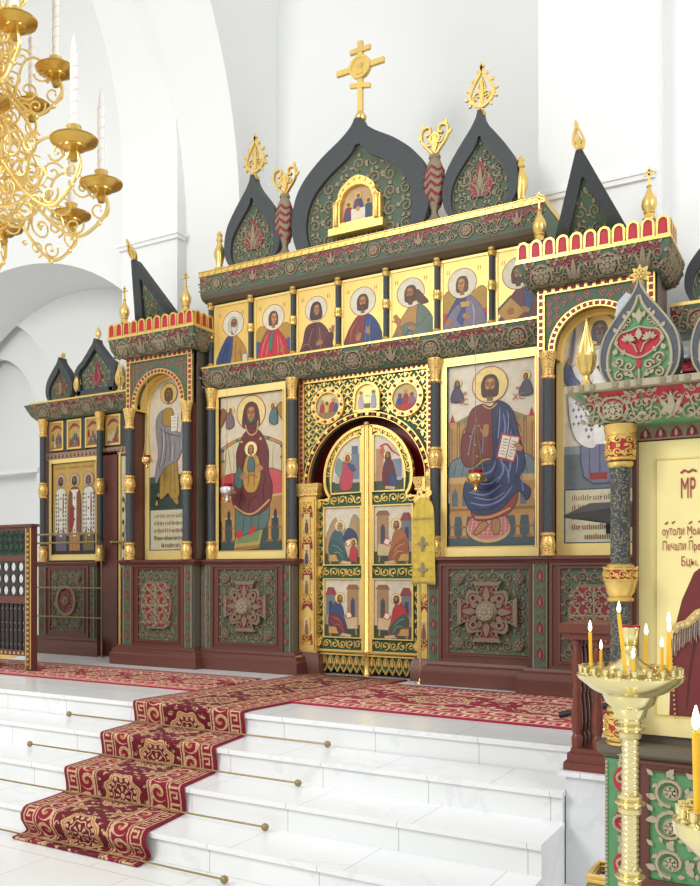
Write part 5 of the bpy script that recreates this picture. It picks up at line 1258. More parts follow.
    m = MB(); m.ring(T, I, -.05, .045, 'dark', G_); m.plate(T, -.06, -.045, 'dark', G_); m.build('frame', tt)
    m = MB(); m.plate(I, -.045, .0, 'green', G_); scrolls(m, -.215, .215, 0, .48, .11, .014, .014, 'carve', G_, offset(I, .012)); m.build('carved_panel', tt)
    m = MB(); O = catmull([(0, .65), (.03, .68), (.045, .72), (.03, .77), (0, .81), (-.03, .77), (-.045, .72), (-.03, .68)], 4); m.ring(O, offset(O, .016), -.01, .02, 'gold', G_)
    for s in (-1, 1): m.ribbon(spiral(s*.015, .72, .02, 1.1, PI/2, s, 10), .01, .018, 'gold', G_, 0, False)
    leaf(m, 0, .65, .13, PI/2, .03, .018, 'gold', G_); leaf(m, 0, .79, .05, PI/2, .03, .018, 'gold', G_); m.build('crest', tt)['label'] = 'gilded drop-shaped crest'
    for d, w_ in ((-1, 'left'), (1, 'right')):
        X = cx+d*.40
        td = thing('onion_dome', (X, -.64, 3.395), 'small gilded onion dome with a cross, %s corner of the %s niche tower' % (w_, sname), 'dome', 'small onion domes')
        MB().lathe(X, -.64, 3.395, [(.044, 0), (.044, .16)], 'dark', 14).build('drum', td)
        MB().lathe(X, -.64, 3.55, [(.045, 0), (.048, .012), (.038, .022), (.032, .045), (.04, .055), (.036, .065), (.050, .095), (.054, .125), (.048, .155), (.030, .19), (.018, .215), (.012, .24), (.02, .25), (.012, .262)], 'gold', 18, 8, 0, .03).build('dome', td)
        m = MB(); Fc = flat(X, -.64, 3.81); m.plate(rect(-.007, .007, 0, .13), -.006, .006, 'gold', Fc); m.plate(rect(-.038, .038, .07, .084), -.006, .006, 'gold', Fc); m.plate(rect(-.02, .02, .1, .112), -.006, .006, 'gold', Fc); m.build('cross', td)
    return t
tower(-2.13, -1, 'left'); tower(2.14, 1, 'right')
column(-2.488, -.612, 1.085, 2.66, 'dark column with gold rings left of the barefoot standing figure icon', .04)
column(-1.745, -.612, 1.085, 2.66, 'dark column with gold rings right of the barefoot standing figure icon', .04)
column(1.80, -.612, 1.085, 2.68, 'dark column with gold rings between the open book icon and the right niche tower', .04)
# ---------------------------------------------------------------- aisle wing at the left
dado('panelled_cabinet', -4.36, -3.42, -.10, (-4.13, -3.60), (.27, .985), [(-4.34, -4.23), (-3.53, -3.44)], 'panelled lower cabinet with a carved red oval under the icon of three standing figures', 'oval', yb=.35)
AP = [(0, 2.77), (.012, 2.78), (.06, 2.83), (.09, 2.89), (.12, 2.955)]
beam('aisle_cornice', -4.36, -2.60, -.10, .08, AP, 'carved green and red cornice over the left wing of the icon screen', 'cornice', .36, True, strip=lambda t: goldlip(t, -4.38, -2.60, -.10, 2.955, 2.975, .125, False, .08))
t = thing('wing_frame', (-3.5, -.05, 1.08), 'dark wooden framework of the left wing of the icon screen', 'screen')
m = MB(); m.box(-4.30, -3.43, -.03, .09, 1.085, 2.77, 'wood'); m.build('panelling', t)
m = MB(); m.box(-3.40, -3.15, -.05, .08, .0, 2.34, 'wood'); m.box(-3.4, -2.6, -.03, .09, 2.34, 2.77, 'wood'); m.build('door_jamb', t)
m = MB(); F = flat(0, -.03, 0); m.plate(rect(-4.28, -2.62, 2.30, 2.385), 0, .02, 'carve', F)
for i in range(26): m.plate([(-4.26+.062*i, 2.32), (-4.23+.062*i, 2.32), (-4.245+.062*i, 2.365)], .02, .024, 'red', F)
m.build('narrow_frieze', t)
for x in (-3.94, -3.655, -3.37, -3.05): m = MB(); m.box(x-.035, x+.035, -.06, .0, 2.385, 2.77, 'dark'); m.build('divider', t)
FE = ['a reclining figure', 'two upright figures', 'a diagonal red figure', 'a group round a red centre', 'figures beside the tower edge']
for k, x in enumerate((-4.09, -3.80, -3.51, -3.20, -2.88)):
    t = thing('feast_icon', (x, -.06, 2.41), 'small gold-framed scene icon, %s from the left in the top row of the left wing' % ('first', 'second', 'third', 'fourth', 'fifth')[k], 'icon', 'small scene icons')
    frame_parts(t, x-.115, x+.115, 2.405, 2.755, -.06, (.022,)*4, .012, 'gold', False)
    P = Paint(x-.093, 2.427, .186, .306, -.055, (196, 160, 92)); r_ = random.Random(k)
    P.poly([(.02, .1), (.3, .5), (.5, .3), (.75, .6), (.98, .2), (.98, .02), (.02, .02)], (150, 110, 70), 3); P.poly([(.0, 1.1), (.3, 1.5), (.7, 1.45), (1, 1.1), (.7, 1.3), (.4, 1.3)], (150, 60, 50), 3)
    for i in range(5):
        px = .15+.17*i; pz = .35+.5*r_.random(); cl = r_.choice([(150, 52, 46), (70, 84, 120), (120, 96, 70), (84, 104, 84), (206, 190, 160)])
        P.poly([(px-.1, pz-.25), (px-.06, pz+.1), (px, pz+.2), (px+.06, pz+.1), (px+.1, pz-.25)], cl, 3); P.ell(px, pz+.27, .07, .07, (226, 188, 100), 12); P.ell(px, pz+.26, .04, .045, (120, 78, 48), 10)
    P.build(t)
t = thing('panel_icon', (-3.81, -.06, 1.10), 'gold icon of three standing figures in patterned vestments, in the left wing', 'icon')
frame_parts(t, -4.21, -3.405, 1.10, 2.30, -.05, (.05, .05, .07, .05), .02, 'goldflat', True)
P = Paint(-4.16, 1.17, .705, 1.08, -.045, (206, 168, 84)); P.poly([(0, 0), (1, 0), (1, .32), (0, .32)], (50, 54, 54))
for x, rb, pat, st in ((.18, (226, 218, 200), (60, 56, 56), (120, 108, 130)), (.5, (140, 76, 46), (226, 214, 190), (190, 140, 80)), (.82, (224, 216, 200), (62, 60, 64), (128, 110, 70))):
    P.poly([(x-.12, .06), (x-.11, .5), (x+.11, .5), (x+.12, .06)], st, 0); P.folds([[(x-.05, .1), (x-.05, .5)], [(x+.05, .1), (x+.05, .5)]], .016, tuple(int(k*.7) for k in st))
    P.poly([(x-.135, .34), (x-.14, .8), (x-.11, 1.06), (x, 1.12), (x+.11, 1.06), (x+.14, .8), (x+.135, .34), (x+.05, .42), (x-.05, .42)], rb, 3)
    if x != .5:
        for i in range(5):
            for j in range(9): P.poly([(x-.12+.055*i, .42+.07*j), (x-.095+.055*i, .42+.07*j), (x-.095+.055*i, .455+.07*j), (x-.12+.055*i, .455+.07*j)], pat)
        P.poly([(x-.04, .66), (x-.02, .98), (x+.05, .98), (x+.06, .7)], (176, 84, 44), 3)
    P.poly([(x-.035, .3), (x-.045, 1.02), (x-.1, 1.08), (x+.1, 1.08), (x+.045, 1.02), (x+.035, .3)], (232, 226, 212))
    for z in (.4, .58, .76, .94): P.poly([(x-.02, z-.007), (x+.02, z-.007), (x+.02, z+.007), (x-.02, z+.007)], (50, 46, 50)); P.poly([(x-.007, z-.02), (x+.007, z-.02), (x+.007, z+.02), (x-.007, z+.02)], (50, 46, 50))
    if x == .5: P.poly([(x-.09, .45), (x-.02, .5), (x-.02, .8), (x-.08, .74)], (160, 40, 40), 3)
    P.head(x, 1.23, .06, (70, 50, 40), (130, 92, 62), (70, 50, 40) if x < .8 else (110, 104, 110), (196, 166, 140), None, 0, hr=1.9, bl=.9 if x < .8 else 1.8)
    for i in range(8): P.line([(x-.11+.03*i, 1.43), (x-.11+.03*i, 1.47)], .01, (160, 70, 40), 0)
P.build(t)
# side door behind
t = thing('side_door', (-2.88, -.02, .04), 'narrow painted side door with a vine, between the left wing and niche tower', 'door')
m = MB(); F = flat(0, -.04, 0); O = rect(-3.145, -2.63, .06, 2.32); m.plate(O, -.03, 0, 'wood', F); m.ring(offset(O, .02), offset(O, .05), 0, .015, 'gold', F); m.build('door_leaf', t)
P = Paint(-3.09, .30, .41, 1.97, -.042, (222, 206, 170)); P.poly([(0, 0), (1, 0), (1, 1.75), (0, 1.75)], (30, 44, 38)); P.tf = lambda p: (p[0]*.95, p[1]*1.39)
P.line([(.12, 1.3), (.16, 1.6), (.1, 1.9), (.18, 2.2), (.12, 2.6)], .03, (150, 70, 44), 6, False)
for z in (1.4, 1.65, 1.9, 2.15, 2.4, 2.6):
    for d in (-.06, .08): P.poly([(.13+d-.05, z), (.13+d, z+.06), (.13+d+.05, z), (.13+d, z-.06)], (54, 66, 50), 3)
P.poly([(.35, 1.2), (.35, 2.6), (.6, 2.9), (.8, 2.6), (.8, 1.2)], (120, 100, 90), 3); P.poly([(.1, 2.9), (.5, 3.3), (.5, 3.2), (.1, 2.75)], (80, 74, 70)); P.build(t)
m = MB(); m.tube([(-3.20, -.09, 1.30), (-2.75, -.09, 1.30)], .011, 'rail', 8); m.sphere(-3.20, -.09, 1.30, .022, 'rail'); m.tube([(-2.8, -.09, 1.30), (-2.8, -.04, 1.30)], .01, 'rail', 6); m.build('handle_bar', t)
column(-4.25, -.13, 1.085, 2.78, 'dark column with gold rings at the far left end of the icon screen')
column(-3.34, -.13, 1.085, 2.78, 'dark column with gold rings right of the icon of three standing figures')
ogee_gable('ogee_gable', -3.93, -.12, 2.975, .43, .50, 'smallest dark ogee gable, leftmost on the left wing', .055, lambda t, x, y, z: star_crest(t, x, y, z, .9), .10)
def keel(name, cx, y, z0, w, h, label):
    t = thing(name, (cx, y, z0), label, 'gable'); F = flat(cx, y, z0)
    R_ = [(.44, 0), (.47, .2), (.5, .42), (.43, .55), (.33, .62), (.25, .70), (.14, .82), (.05, .92), (.02, 1)]
    P = catmull([(a*w, b*h) for a, b in R_], 4, False); P = P+[(-a, b) for a, b in P[::-1]]; I = offset(P, .065); I = [(a, max(0, min(b, h-.13))) for a, b in I]; I = [(a if b < h-.131 else a*.2, b) for a, b in I]
    m = MB(); m.ring(P, I, -.02, .07, 'dark', F); m.plate(P, -.05, -.021, 'dark', F); m.build('frame', t)
    m = MB(); m.plate(offset(I, -.004), -.02, .015, 'green', F); scrolls(m, -w*.45, w*.45, 0, h*.8, .1, .015, .014, 'carve', F, offset(I, .012), .015); m.plate([(0, h*.62), (.05, h*.42), (.09, h*.3), (0, h*.14), (-.09, h*.3), (-.05, h*.42)], .016, .03, 'red', F)
    for s in (-1, 1): m.ribbon([(s*.01, h*.18), (s*.05, h*.3), (s*.02, h*.5)], .02, .01, 'carve', F, .03)
    m.build('carved_panel', t)
    bud_crest(t, cx, y, z0+h, .9)
keel('ogee_gable', -3.37, -.12, 2.975, .62, .64, 'dark keel-arched gable with red palmette on the left wing, beside the niche tower')
def bud_finial(x, y, z, s, label, group=None):
    pr = [(.028, 0), (.03, .015), (.016, .035), (.014, .06), (.03, .075), (.045, .11), (.05, .15), (.052, .16), (.044, .172), (.044, .185), (.036, .22), (.023, .26), (.013, .30), (.007, .33), (.002, .36)]
    o = MB().lathe(x, y, z, [(r*s, q*s) for r, q in pr], 'gold', 32, 9, 9/s, .10).build('bud_finial', None, (x, y, z)); tag(o, label, 'finial', group)
bud_finial(-3.65, -.16, 2.975, 1.0, 'gold bud finial between the two gables of the left wing', 'bud finials of the left wing'); bud_finial(-3.02, -.16, 2.975, 1.0, 'gold bud finial between the keel-arched gable and the left niche tower', 'bud finials of the left wing')
# right wing, behind the foreground case
WP = [(0, 2.80), (.012, 2.81), (.06, 2.86), (.09, 2.93), (.12, 3.0)]
beam('aisle_cornice', 2.62, 4.2, -.10, .1, WP, 'carved cornice of the right wing of the icon screen, seen behind the foreground icon case', 'cornice', .36, False, strip=lambda t: goldlip(t, 2.62, 4.2, -.10, 3.0, 3.025, .125, False, .1))
ogee_gable('ogee_gable', 2.98, -.14, 3.025, .52, .60, 'dark ogee gable of the right wing at the right edge of the picture', .055, None, .11)
# lamps hanging in front of icons
def lamp(x, y, z, ztop, label, s=1.0):
    t = thing('icon_lamp', (x, y, z), label, 'lamp', None); L = lambda P: [(r*s, q*s) for r, q in P]
    MB().lathe(x, y, z, L([(.03, 0), (.034, .008), (.014, .022), (.012, .035), (.03, .055), (.062, .085), (.072, .115), (.07, .14), (.062, .15)]), 'silver' if x < -1 and x > -2 else 'brass', 18).build('bowl', t)
    MB().lathe(x, y, z+.15*s, L([(.055, 0), (.058, .03)]), 'glassred', 18).build('glass', t)
    m = MB()
    for k in range(3):
        a = k*2*PI/3+.5; m.tube([(x+.066*s*math.cos(a), y+.066*s*math.sin(a), z+.14*s), (x, y, z+.6*s)], .003, 'rail', 5)
        m.ribbon(spiral(.085*s*math.cos(a), .1*s, .02*s, 1.2, PI/2, 1, 10), .008, .006, 'brass', flat(x, y+.06*s*math.sin(a), z), 0, False)
    m.tube([(x, y, z+.6*s), (x, y, ztop), (x, y+.10, ztop+.005)], .0025, 'rail', 5); m.build('chain', t)
lamp(-1.29, -.56, 1.64, 3.0, 'silver icon lamp with red glass hanging before the mother and child icon')
lamp(1.20, -.56, 1.62, 3.0, 'gold icon lamp with red glass hanging before the figure with an open book')
lamp(-2.20, -.68, 2.02, 3.03, 'tiny gold icon lamp with red glass hanging before the barefoot standing figure', .72)
# brocade cloth on a thin brass stand at the right gate post
t = thing('brocade_cover', (.705, -.50, 0), 'yellow brocade cloth with grey crosses on a slim brass stand, beside the gate', 'cloth stand')
m = MB(); m.lathe(.690, -.50, .002, [(.045, 0), (.04, .012), (.016, .022), (.010, .04)], 'brass', 16); m.tube([(.690, -.50, .02), (.690, -.50, .9), (.725, -.50, 1.5), (.735, -.50, 1.74)], .009, 'brass', 8); m.build('stand', t)
m = MB(); vs = []; fs = []; n = 14; zs = [.86, .875, 1.1, 1.4, 1.52, 1.57, 1.60]; ws = [.105, .106, .10, .098, .09, .07, .03]
for i, (z, w) in enumerate(zip(zs, ws)):
    for j in range(n+1):
        a = -1+2*j/n; vs.append((.735+w*a, -.535-.02*math.cos(a*1.5)-.006*math.sin(a*9+z*3), z-.012*abs(a)))
for i in range(len(zs)-1):
    for j in range(n): fs.append((i*(n+1)+j, i*(n+1)+j+1, (i+2-1)*(n+1)+j+1, (i+1)*(n+1)+j))
m.add(vs, fs, paint((226, 196, 74)))
F = flat(.735, -.562, 0)
for z in (.875, 1.42): 
    for i in range(14): m.plate(circ(-.095+.19*i/13, z, .008, 6), 0, .006, paint((196, 170, 110)), F)
for x, z in ((0, 1.2), (.0, .98)):
    m.plate([(x-.045, z-.012), (x+.045, z-.012), (x+.045, z+.012), (x-.045, z+.012)], 0, .004, paint((150, 140, 110)), F); m.plate([(x-.012, z-.06), (x+.012, z-.06), (x+.012, z+.06), (x-.012, z+.06)], 0, .005, paint((150, 140, 110)), F)
for i in range(4):
    for j in range(7):
        x, z = -.075+.05*i, .92+.07*j
        if abs(x) > .03 : m.plate(circ(x, z, .008, 6), 0, .002, paint((206, 166, 50)), F)
o = m.build('cloth', t); sd = o.modifiers.new('thick', 'SOLIDIFY'); sd.thickness = .004
m = MB(); F = flat(.735, -.52, 1.60); m.ring(circ(-.03, .03, .035, 14), circ(-.03, .03, .02, 14), 0, .012, 'gold', F); m.ring(circ(.035, .035, .035, 14), circ(.035, .035, .02, 14), 0, .012, 'gold', F); m.plate(circ(0, .01, .02, 10), 0, .014, 'gold', F); m.plate(rect(-.012, .012, 0, .17), 0, .012, 'gold', F); m.build('bow', t)['label'] = 'gold looped tie'
# ---------------------------------------------------------------- brass barrier and kliros screen, left
t = thing('brass_barrier', (-3.85, -.20, 0), 'thin brass barrier of rails standing before the left wing cabinet', 'barrier')
for x in (-4.36, -3.25): MB().tube([(x, -.20, .003), (x, -.20, 1.30)], .009, 'rail', 8).lathe(x, -.20, .002, [(.04, 0), (.036, .008), (.01, .02)], 'rail', 12).build('post', t)
for z, r in ((.44, .008), (.78, .008), (1.30, .012), (1.40, .012)):
    x0 = -4.45 if z > 1 else -4.36
    MB().tube([(x0, -.20-(.06 if z > 1 else 0), z), (-3.25, -.20-(.06 if z > 1 else 0), z)], r, 'rail', 8).build('rail', t)
for x in (-4.45, -3.42): MB().tube([(x, -.26, 1.30), (x, -.26, 1.40)], .012, 'rail', 8).build('upright', t)
for x in (-4.36, -3.25): MB().tube([(x, -.20, 1.30), (x, -.26, 1.30)], .010, 'rail', 8).build('bracket', t)
t = thing('choir_screen', (-3.5, -1.70, .012), 'carved dark choir screen with oval holes and turned balusters, at the left picture edge', 'screen')
y = -1.70; Fs = flat(0, y, 0)
m = MB(); m.box(-2.83, -2.755, y-.03, y+.05, .012, 1.40, 'wood')
for i in range(26): m.plate([(-2.80, .06+.05*i), (-2.785, .06+.05*i+.014), (-2.80, .06+.05*i+.028), (-2.815, .06+.05*i+.014)], .03, .035, 'gold', Fs)
for e in (-2.825, -2.762): m.ribbon([(e, .03), (e, 1.38)], .010, .008, 'gold', flat(0, y-.03, 0), 0, False)
m.build('end_post', t)
m = MB(); m.box(-4.3, -2.735, y-.04, y+.06, 1.395, 1.42, 'wood'); m.build('top_rail', t)
m = MB(); m.box(-4.3, -2.83, y-.01, y+.03, 1.36, 1.395, 'wood'); m.box(-4.3, -2.83, y-.005, y+.03, 1.12, 1.36, 'greend'); F = flat(0, y-.005, 0)
scrolls(m, -4.28, -2.85, 1.13, 1.35, .07, .012, .008, 'iron', F); m.build('green_panel', t)['label'] = 'dark green carved panel'
m = MB(); cols_ = [-2.935-.105*i for i in range(12)]; zs = [1.01, .895, .78]
# pierced board as a grid of cells, each with an oval hole
for cx_ in cols_:
    for cz in zs:
        n = 20; R_ = rect(cx_-.0525, cx_+.0525, cz-.0575, cz+.0575); O = []
        for i in range(n):
            a = 2*PI*i/n+PI/4; ca, sa = math.cos(a), math.sin(a); k = 1/max(abs(ca), abs(sa)); O.append((cx_+.0525*k*ca, cz+.0575*k*sa))
        Q = [(cx_+.038*math.cos(2*PI*i/n+PI/4), cz+.045*math.sin(2*PI*i/n+PI/4)) for i in range(n)]
        m.ring(O, Q, -.02, .0, 'iron', Fs)
m.box(-4.3, -2.83, y-.01, y+.03, 1.065, 1.12, 'wood'); m.box(cols_[0]+.05, -2.83, y, y+.02, .72, 1.07, 'iron')
m.build('pierced_board', t)
m = MB(); m.box(-4.3, -2.83, y-.02, y+.04, .655, .725, 'wood'); m.box(-4.3, -2.83, y-.02, y+.04, .15, .205, 'wood')
for i in range(24): m.plate([(-2.86-.06*i, .165), (-2.89-.06*i, .165), (-2.875-.06*i, .195)], .02, .025, 'gold', Fs)
m.build('rails', t)
for i in range(14):
    MB().lathe(-2.875-.060*i, y+.01, .205, [(.022, 0), (.025, .03), (.018, .05), (.026, .09), (.028, .14), (.018, .19), (.024, .21), (.024, .24), (.018, .26), (.028, .31), (.026, .36), (.018, .40), (.022, .42), (.02, .45)], 'iron', 10).build('baluster', t)
m = MB(); m.plate([(-2.95, .15), (-4.3, .15), (-4.3, .10), (-3.3, .10), (-3.05, .12)], .0, .02, 'gold', Fs); m.build('apron', t)['label'] = 'gilded lower apron'
# ---------------------------------------------------------------- wooden railing on the pedestal, music stand
t = thing('wooden_railing', (2.8, -2.9, -.06), 'red brown wooden railing with turned balusters on the marble pedestal right of the steps', 'railing')
m = MB(); m.box(2.52, 3.5, -3.06, -2.62, -.06, -.02, 'woodr'); m.box(2.535, 3.5, -3.045, -2.62, -.02, .025, 'woodr'); m.box(2.55, 3.5, -3.03, -2.62, .025, .05, 'woodr'); m.build('base', t)
m = MB(); m.box(2.50, 3.5, -3.06, -2.58, .645, .69, 'woodr'); m.box(2.52, 3.5, -3.04, -2.60, .61, .645, 'woodr'); m.build('top_rail', t)
bp = [(.026, 0), (.028, .05), (.02, .07), (.026, .09), (.03, .14), (.026, .2), (.018, .27), (.024, .285), (.024, .305), (.018, .32), (.026, .38), (.03, .44), (.026, .49), (.02, .52), (.028, .53), (.026, .56)]
for x, y in [(2.575, -3.00+.085*j) for j in range(5)]+[(2.575+.10*i, -3.00) for i in range(1, 6)]:
    MB().lathe(x, y, .05, bp, 'woodr', 14).build('baluster', t)
t = thing('music_stand', (2.52, -1.75, 0), 'black music stand with a tilted tray behind the wooden railing', 'music stand')
MB().tube([(2.52, -1.75, .05), (2.52, -1.75, 1.25)], .019, 'black', 10).lathe(2.52, -1.75, .6, [(.02, 0), (.032, .02), (.032, .07), (.02, .09)], 'black', 12).build('pole', t)
m = MB(); m.add([(2.25, -1.95, 1.30), (2.70, -2.02, 1.22), (2.78, -1.62, 1.40), (2.32, -1.55, 1.40), (2.25, -1.955, 1.315), (2.70, -2.025, 1.235), (2.78, -1.625, 1.415), (2.32, -1.555, 1.415)], [(0, 1, 2, 3), (4, 7, 6, 5), (0, 4, 5, 1), (1, 5, 6, 2), (2, 6, 7, 3), (3, 7, 4, 0)], 'black'); m.box(2.47, 2.57, -1.79, -1.71, 1.2, 1.31, 'black'); m.build('tray', t)
for a in (2.9, .7, 5.1): MB().tube([(2.52, -1.75, .12), (2.52+.34*math.cos(a), -1.75-.34*abs(math.sin(a))*(1 if a < 3.1 else -1), .03)], .02, 'black', 8).build('leg', t)
# ---------------------------------------------------------------- carved icon case in the right foreground
KY = -4.42; KX0, KX1 = 3.0, 4.45
t = thing('icon_case', (3.7, KY, -.64), 'carved red and green icon case with pale relief in the right foreground', 'icon case')
F = flat(0, KY, 0)
m = MB(); m.box(KX0+.004, KX1, KY+.01, KY+.34, -.638, .30, 'olive'); m.box(3.09, KX1, KY+.10, KY+.34, .30, 1.47, 'olive'); m.box(3.085, 3.10, KY+.04, KY+.14, .34, 1.42, 'wood'); m.build('carcass', t)
m = MB(); cornice(m, KX0, KX1, KY, KY+.34, [(.0, .29), (.006, .30), (.022, .315), (.024, .343)], 'olive'); m.build('ledge', t)
m = MB(); O = rect(3.11, KX1, -.5, .295); I = rect(3.15, KX1-.04, -.115, .262); m.ring(O, offset(O, .012), 0, .016, 'wood', F); m.ring(offset(O, .012), I, 0, .008, 'wood', F); m.ring(offset(I, -.006), I, 0, .014, 'wood', F); m.build('panel_frame', t)
m = MB(); m.plate(I, 0, .004, 'greenl', F); scrolls(m, 3.155, 3.155+.125*9, -.11, .257, .125, .016, .012, 'carvel', F, None, .004, True, 1.5, 22)
for i in range(9):
    for j in range(3):
        X, Z = 3.155+.125*(i+.5), -.11+.1223*(j+.5); rosette(m, X, Z, .022, 'carvel', F, .006, .014, 6)
        for q in range(5): leaf(m, X+.048*math.cos(q*1.3+i), Z+.048*math.sin(q*1.3+i), .024, q*1.3+i+1.2, .014, .011, 'carvel', F, .004)
        for sx, sz in ((1, 1), (-1, 1)): leaf(m, X+sx*.055, Z+sz*.052, .03, PI/4 if sx > 0 else 3*PI/4, .016, .012, 'carvel', F, .004)
m.build('carved_panel', t)
m = MB(); m.plate(rect(3.003, 3.108, -.62, .29), 0, .006, 'greenl', F)
for i in range(60): m.plate(rect(3.004, 3.012, -.60+.0148*i, -.60+.0148*i+.009), .006, .012, 'carvel', F)
for i in range(6):
    z = -.55+.152*i; m.plate(catmull([(3.06, z+.06), (3.088, z+.01), (3.07, z-.03), (3.04, z-.02), (3.032, z+.02)], 4), .006, .009, 'redl', F)
    m.ribbon(spiral(3.06, z+.012, .034, 1.2, -PI/2, 1 if i % 2 else -1, 16), .011, .010, 'carvel', F, .009, False); leaf(m, 3.05, z+.05, .05, 1.2, .022, .01, 'carvel', F, .006); leaf(m, 3.07, z+.05, .05, 1.9, .022, .01, 'carvel', F, .006); leaf(m, 3.045, z+.095, .04, .6, .018, .01, 'carvel', F, .006); leaf(m, 3.075, z+.09, .04, 2.4, .018, .01, 'carvel', F, .006)
m.build('pilaster_strip', t)
prof = [(0.0, 1.475), (.008, 1.479), (.030, 1.495), (.044, 1.52), (.056, 1.55), (.085, 1.585)]
m = MB(); cornice(m, KX0-.0, KX1, KY, KY+.34, prof, 'greenl')
Fp, L = profmap(KX0-.055, KY, prof)
for i in range(7):
    c_ = .10+.19*i
    m.plate([(c_-.088, L*.98), (c_+.088, L*.98), (c_+.08, L*.62), (c_+.03, L*.50), (c_+.02, L*.25), (c_-.02, L*.25), (c_-.03, L*.50), (c_-.08, L*.62)], .0, .0012, 'redl', Fp)
frieze(m, Fp, L, KX1-KX0+.05, .19, 'carvel', 'redl', .0085, .010)
r = m
for i in range(0):
    c_ = .20+.26*i
    for s in (-1, 1):
        r.plate([(c_+s*.035, L*.98), (c_+s*.045, L*.62), (c_+s*.125, L*.58), (c_+s*.13, L*.98)], .001, .003, 'redl', Fp) if i % 2 == 0 else r.plate([(c_+s*.012, L*.98), (c_+s*.03, L*.5), (c_+s*.07, L*.3), (c_+s*.13, L*.55), (c_+s*.13, L*.98)], .001, .003, 'redl', Fp)
        m.ribbon([(c_+s*.02, L*.98), (c_+s*.055, L*.8), (c_+s*.06, L*.5), (c_+s*.11, L*.4)], .012, .010, 'carvel', Fp, .003); m.ribbon(spiral(c_+s*.085, L*.72, .026, 1.2, PI/2, s, 14), .010, .010, 'carvel', Fp, .003, False)
        m.ribbon(spiral(c_+s*.065, L*.22, .018, 1.2, 0, -s, 12), .009, .010, 'carvel', Fp, 0, False); leaf(m, c_+s*.01, L*.5, .05, PI/2-s*.9, .022, .012, 'carvel', Fp, .003); leaf(m, c_, L*.55, .05, PI/2-s*.35, .02, .012, 'carvel', Fp, .003)
        m.ribbon([(c_+s*.13, L*.05), (c_+s*.105, L*.35), (c_+s*.13, L*.9)], .012, .012, 'carvel', Fp, .003)
    D_ = catmull([(c_, L*.52), (c_+.022, L*.28), (c_, L*.1), (c_-.022, L*.28)], 4); m.plate(D_, .002, .012, 'carvel', Fp); m.ring([(c_+(a-c_)*1.5, L*.28+(b-L*.28)*1.4) for a, b in D_], [(c_+(a-c_)*1.2, L*.28+(b-L*.28)*1.15) for a, b in D_], .001, .010, 'carvel', Fp)
# corner acanthus on the left end
m.build('carved_cornice', t)
m = MB(); m.box(KX0-.11, KX1+.05, KY-.12, KY+.34, 1.585, 1.608, 'carvel')
for i in range(40):
    if i % 4 != 3: m.box(KX0-.10+.0375*i, KX0-.10+.0375*i+.016, KY-.126, KY-.11, 1.588, 1.606, 'carve')
m.build('bead_lip', t)
m = MB(); Fz = flat(0, KY+.07, 0); m.plate(rect(3.09, KX1, 1.425, 1.475), -.02, .0, 'carve', Fz)
for i in range(22): m.plate([(3.105+.05*i, 1.43), (3.145+.05*i, 1.43), (3.14+.05*i, 1.45), (3.125+.05*i, 1.466), (3.11+.05*i, 1.45)], 0, .003, 'red', Fz); leaf(m, 3.125+.05*i, 1.43, .03, PI/2, .012, .006, 'carvel', Fz, .003)
m.build('narrow_frieze', t)
tc = column(3.052, KY+.005, .343, 1.475, 'thick dark column with gold rings at the front of the foreground icon case', .0335, .915, 'dark columns with gold rings', .72, 'darkv', 'gold')
def cyl(r): return lambda a, b, h: (3.052+(r+h)*math.sin(a/r), KY+.005-(r+h)*math.cos(a/r), b)
m = MB()
for z0, z1, r in ((1.355, 1.44, .043), (.925, .965, .050), (.37, .44, .048)):
    q = PI*r*.62
    F_ = cyl(r); m.plate(rect(-q, q, z0, z1), .0, .004, 'redl', F_) if False else None
    n_ = 10; vs = []; fs = []
    for i in range(n_+1):
        a = -q+2*q*i/n_; vs += [F_(a, z0, .003), F_(a, z1, .003)]
    m.add(vs, [(2*i, 2*i+2, 2*i+3, 2*i+1) for i in range(n_)], 'redl')
    scrolls(m, -q, q, z0, z1, .034, .0075, .006, 'gold', F_, None, .003)
    for z in (z0, z1): m.ribbon([(-q+2*q*i/12, z) for i in range(13)], .012, .006, 'gold', F_, .002, False)
m.build('gold_scrolls', tc)['label'] = 'gilded scrolls over red'
t = thing('panel_icon', (3.7, KY+.08, .345), 'large gold icon with red lettering and a dark red robe, in the foreground case', 'icon')
m = MB(); Fk = flat(0, KY+.085, 0); m.plate(rect(3.10, KX1-.02, .372, 1.42), -.03, 0, 'goldpale', Fk); m.ring(rect(3.152, KX1-.07, .44, 1.356), rect(3.157, KX1-.075, .445, 1.351), 0, .0035, 'goldflat', Fk); m.build('gold_ground', t)
P = Paint(3.16, .448, 1.2, .9, KY+.0815, 'goldpale')
rb = (122, 44, 46)
P.poly([(.034, .0), (.04, .22), (.068, .34), (.1, .42), (.16, .47), (.24, .5), (.5, .5), (.6, .3), (.62, 0)], rb, 0)
P.folds([[(.08, .02), (.1, .2), (.15, .36)], [(.13, .02), (.15, .2), (.2, .38)]], .008, (86, 26, 32))
P.ell(.34, .6, .16, .16, (238, 206, 120)); P.poly([(.2, .45), (.24, .62), (.34, .72), (.44, .62), (.48, .45)], rb, 4); P.ell(.33, .57, .055, .07, (176, 122, 76))
P.build(t)
m = MB(); Fv = flat(0, KY+.072, 0)
pts = [(3.213+.016*i, .745+.012*i+.006*math.sin(i*1.6)) for i in range(14)]
m.ribbon(pts, .028, .006, paint((226, 190, 110)), Fv, 0, False)
for i, (a, b) in enumerate(pts):
    for k in range(3):
        xx = a+.005*k; m.ribbon([(xx, b-.012), (xx+.001, b-.075-.012*math.sin(i*1.3+k))], .0028, .003, 'silver', Fv, 0, False)
    m.plate(circ(a, b, .006, 6), .005, .01, paint((240, 226, 190)), Fv)
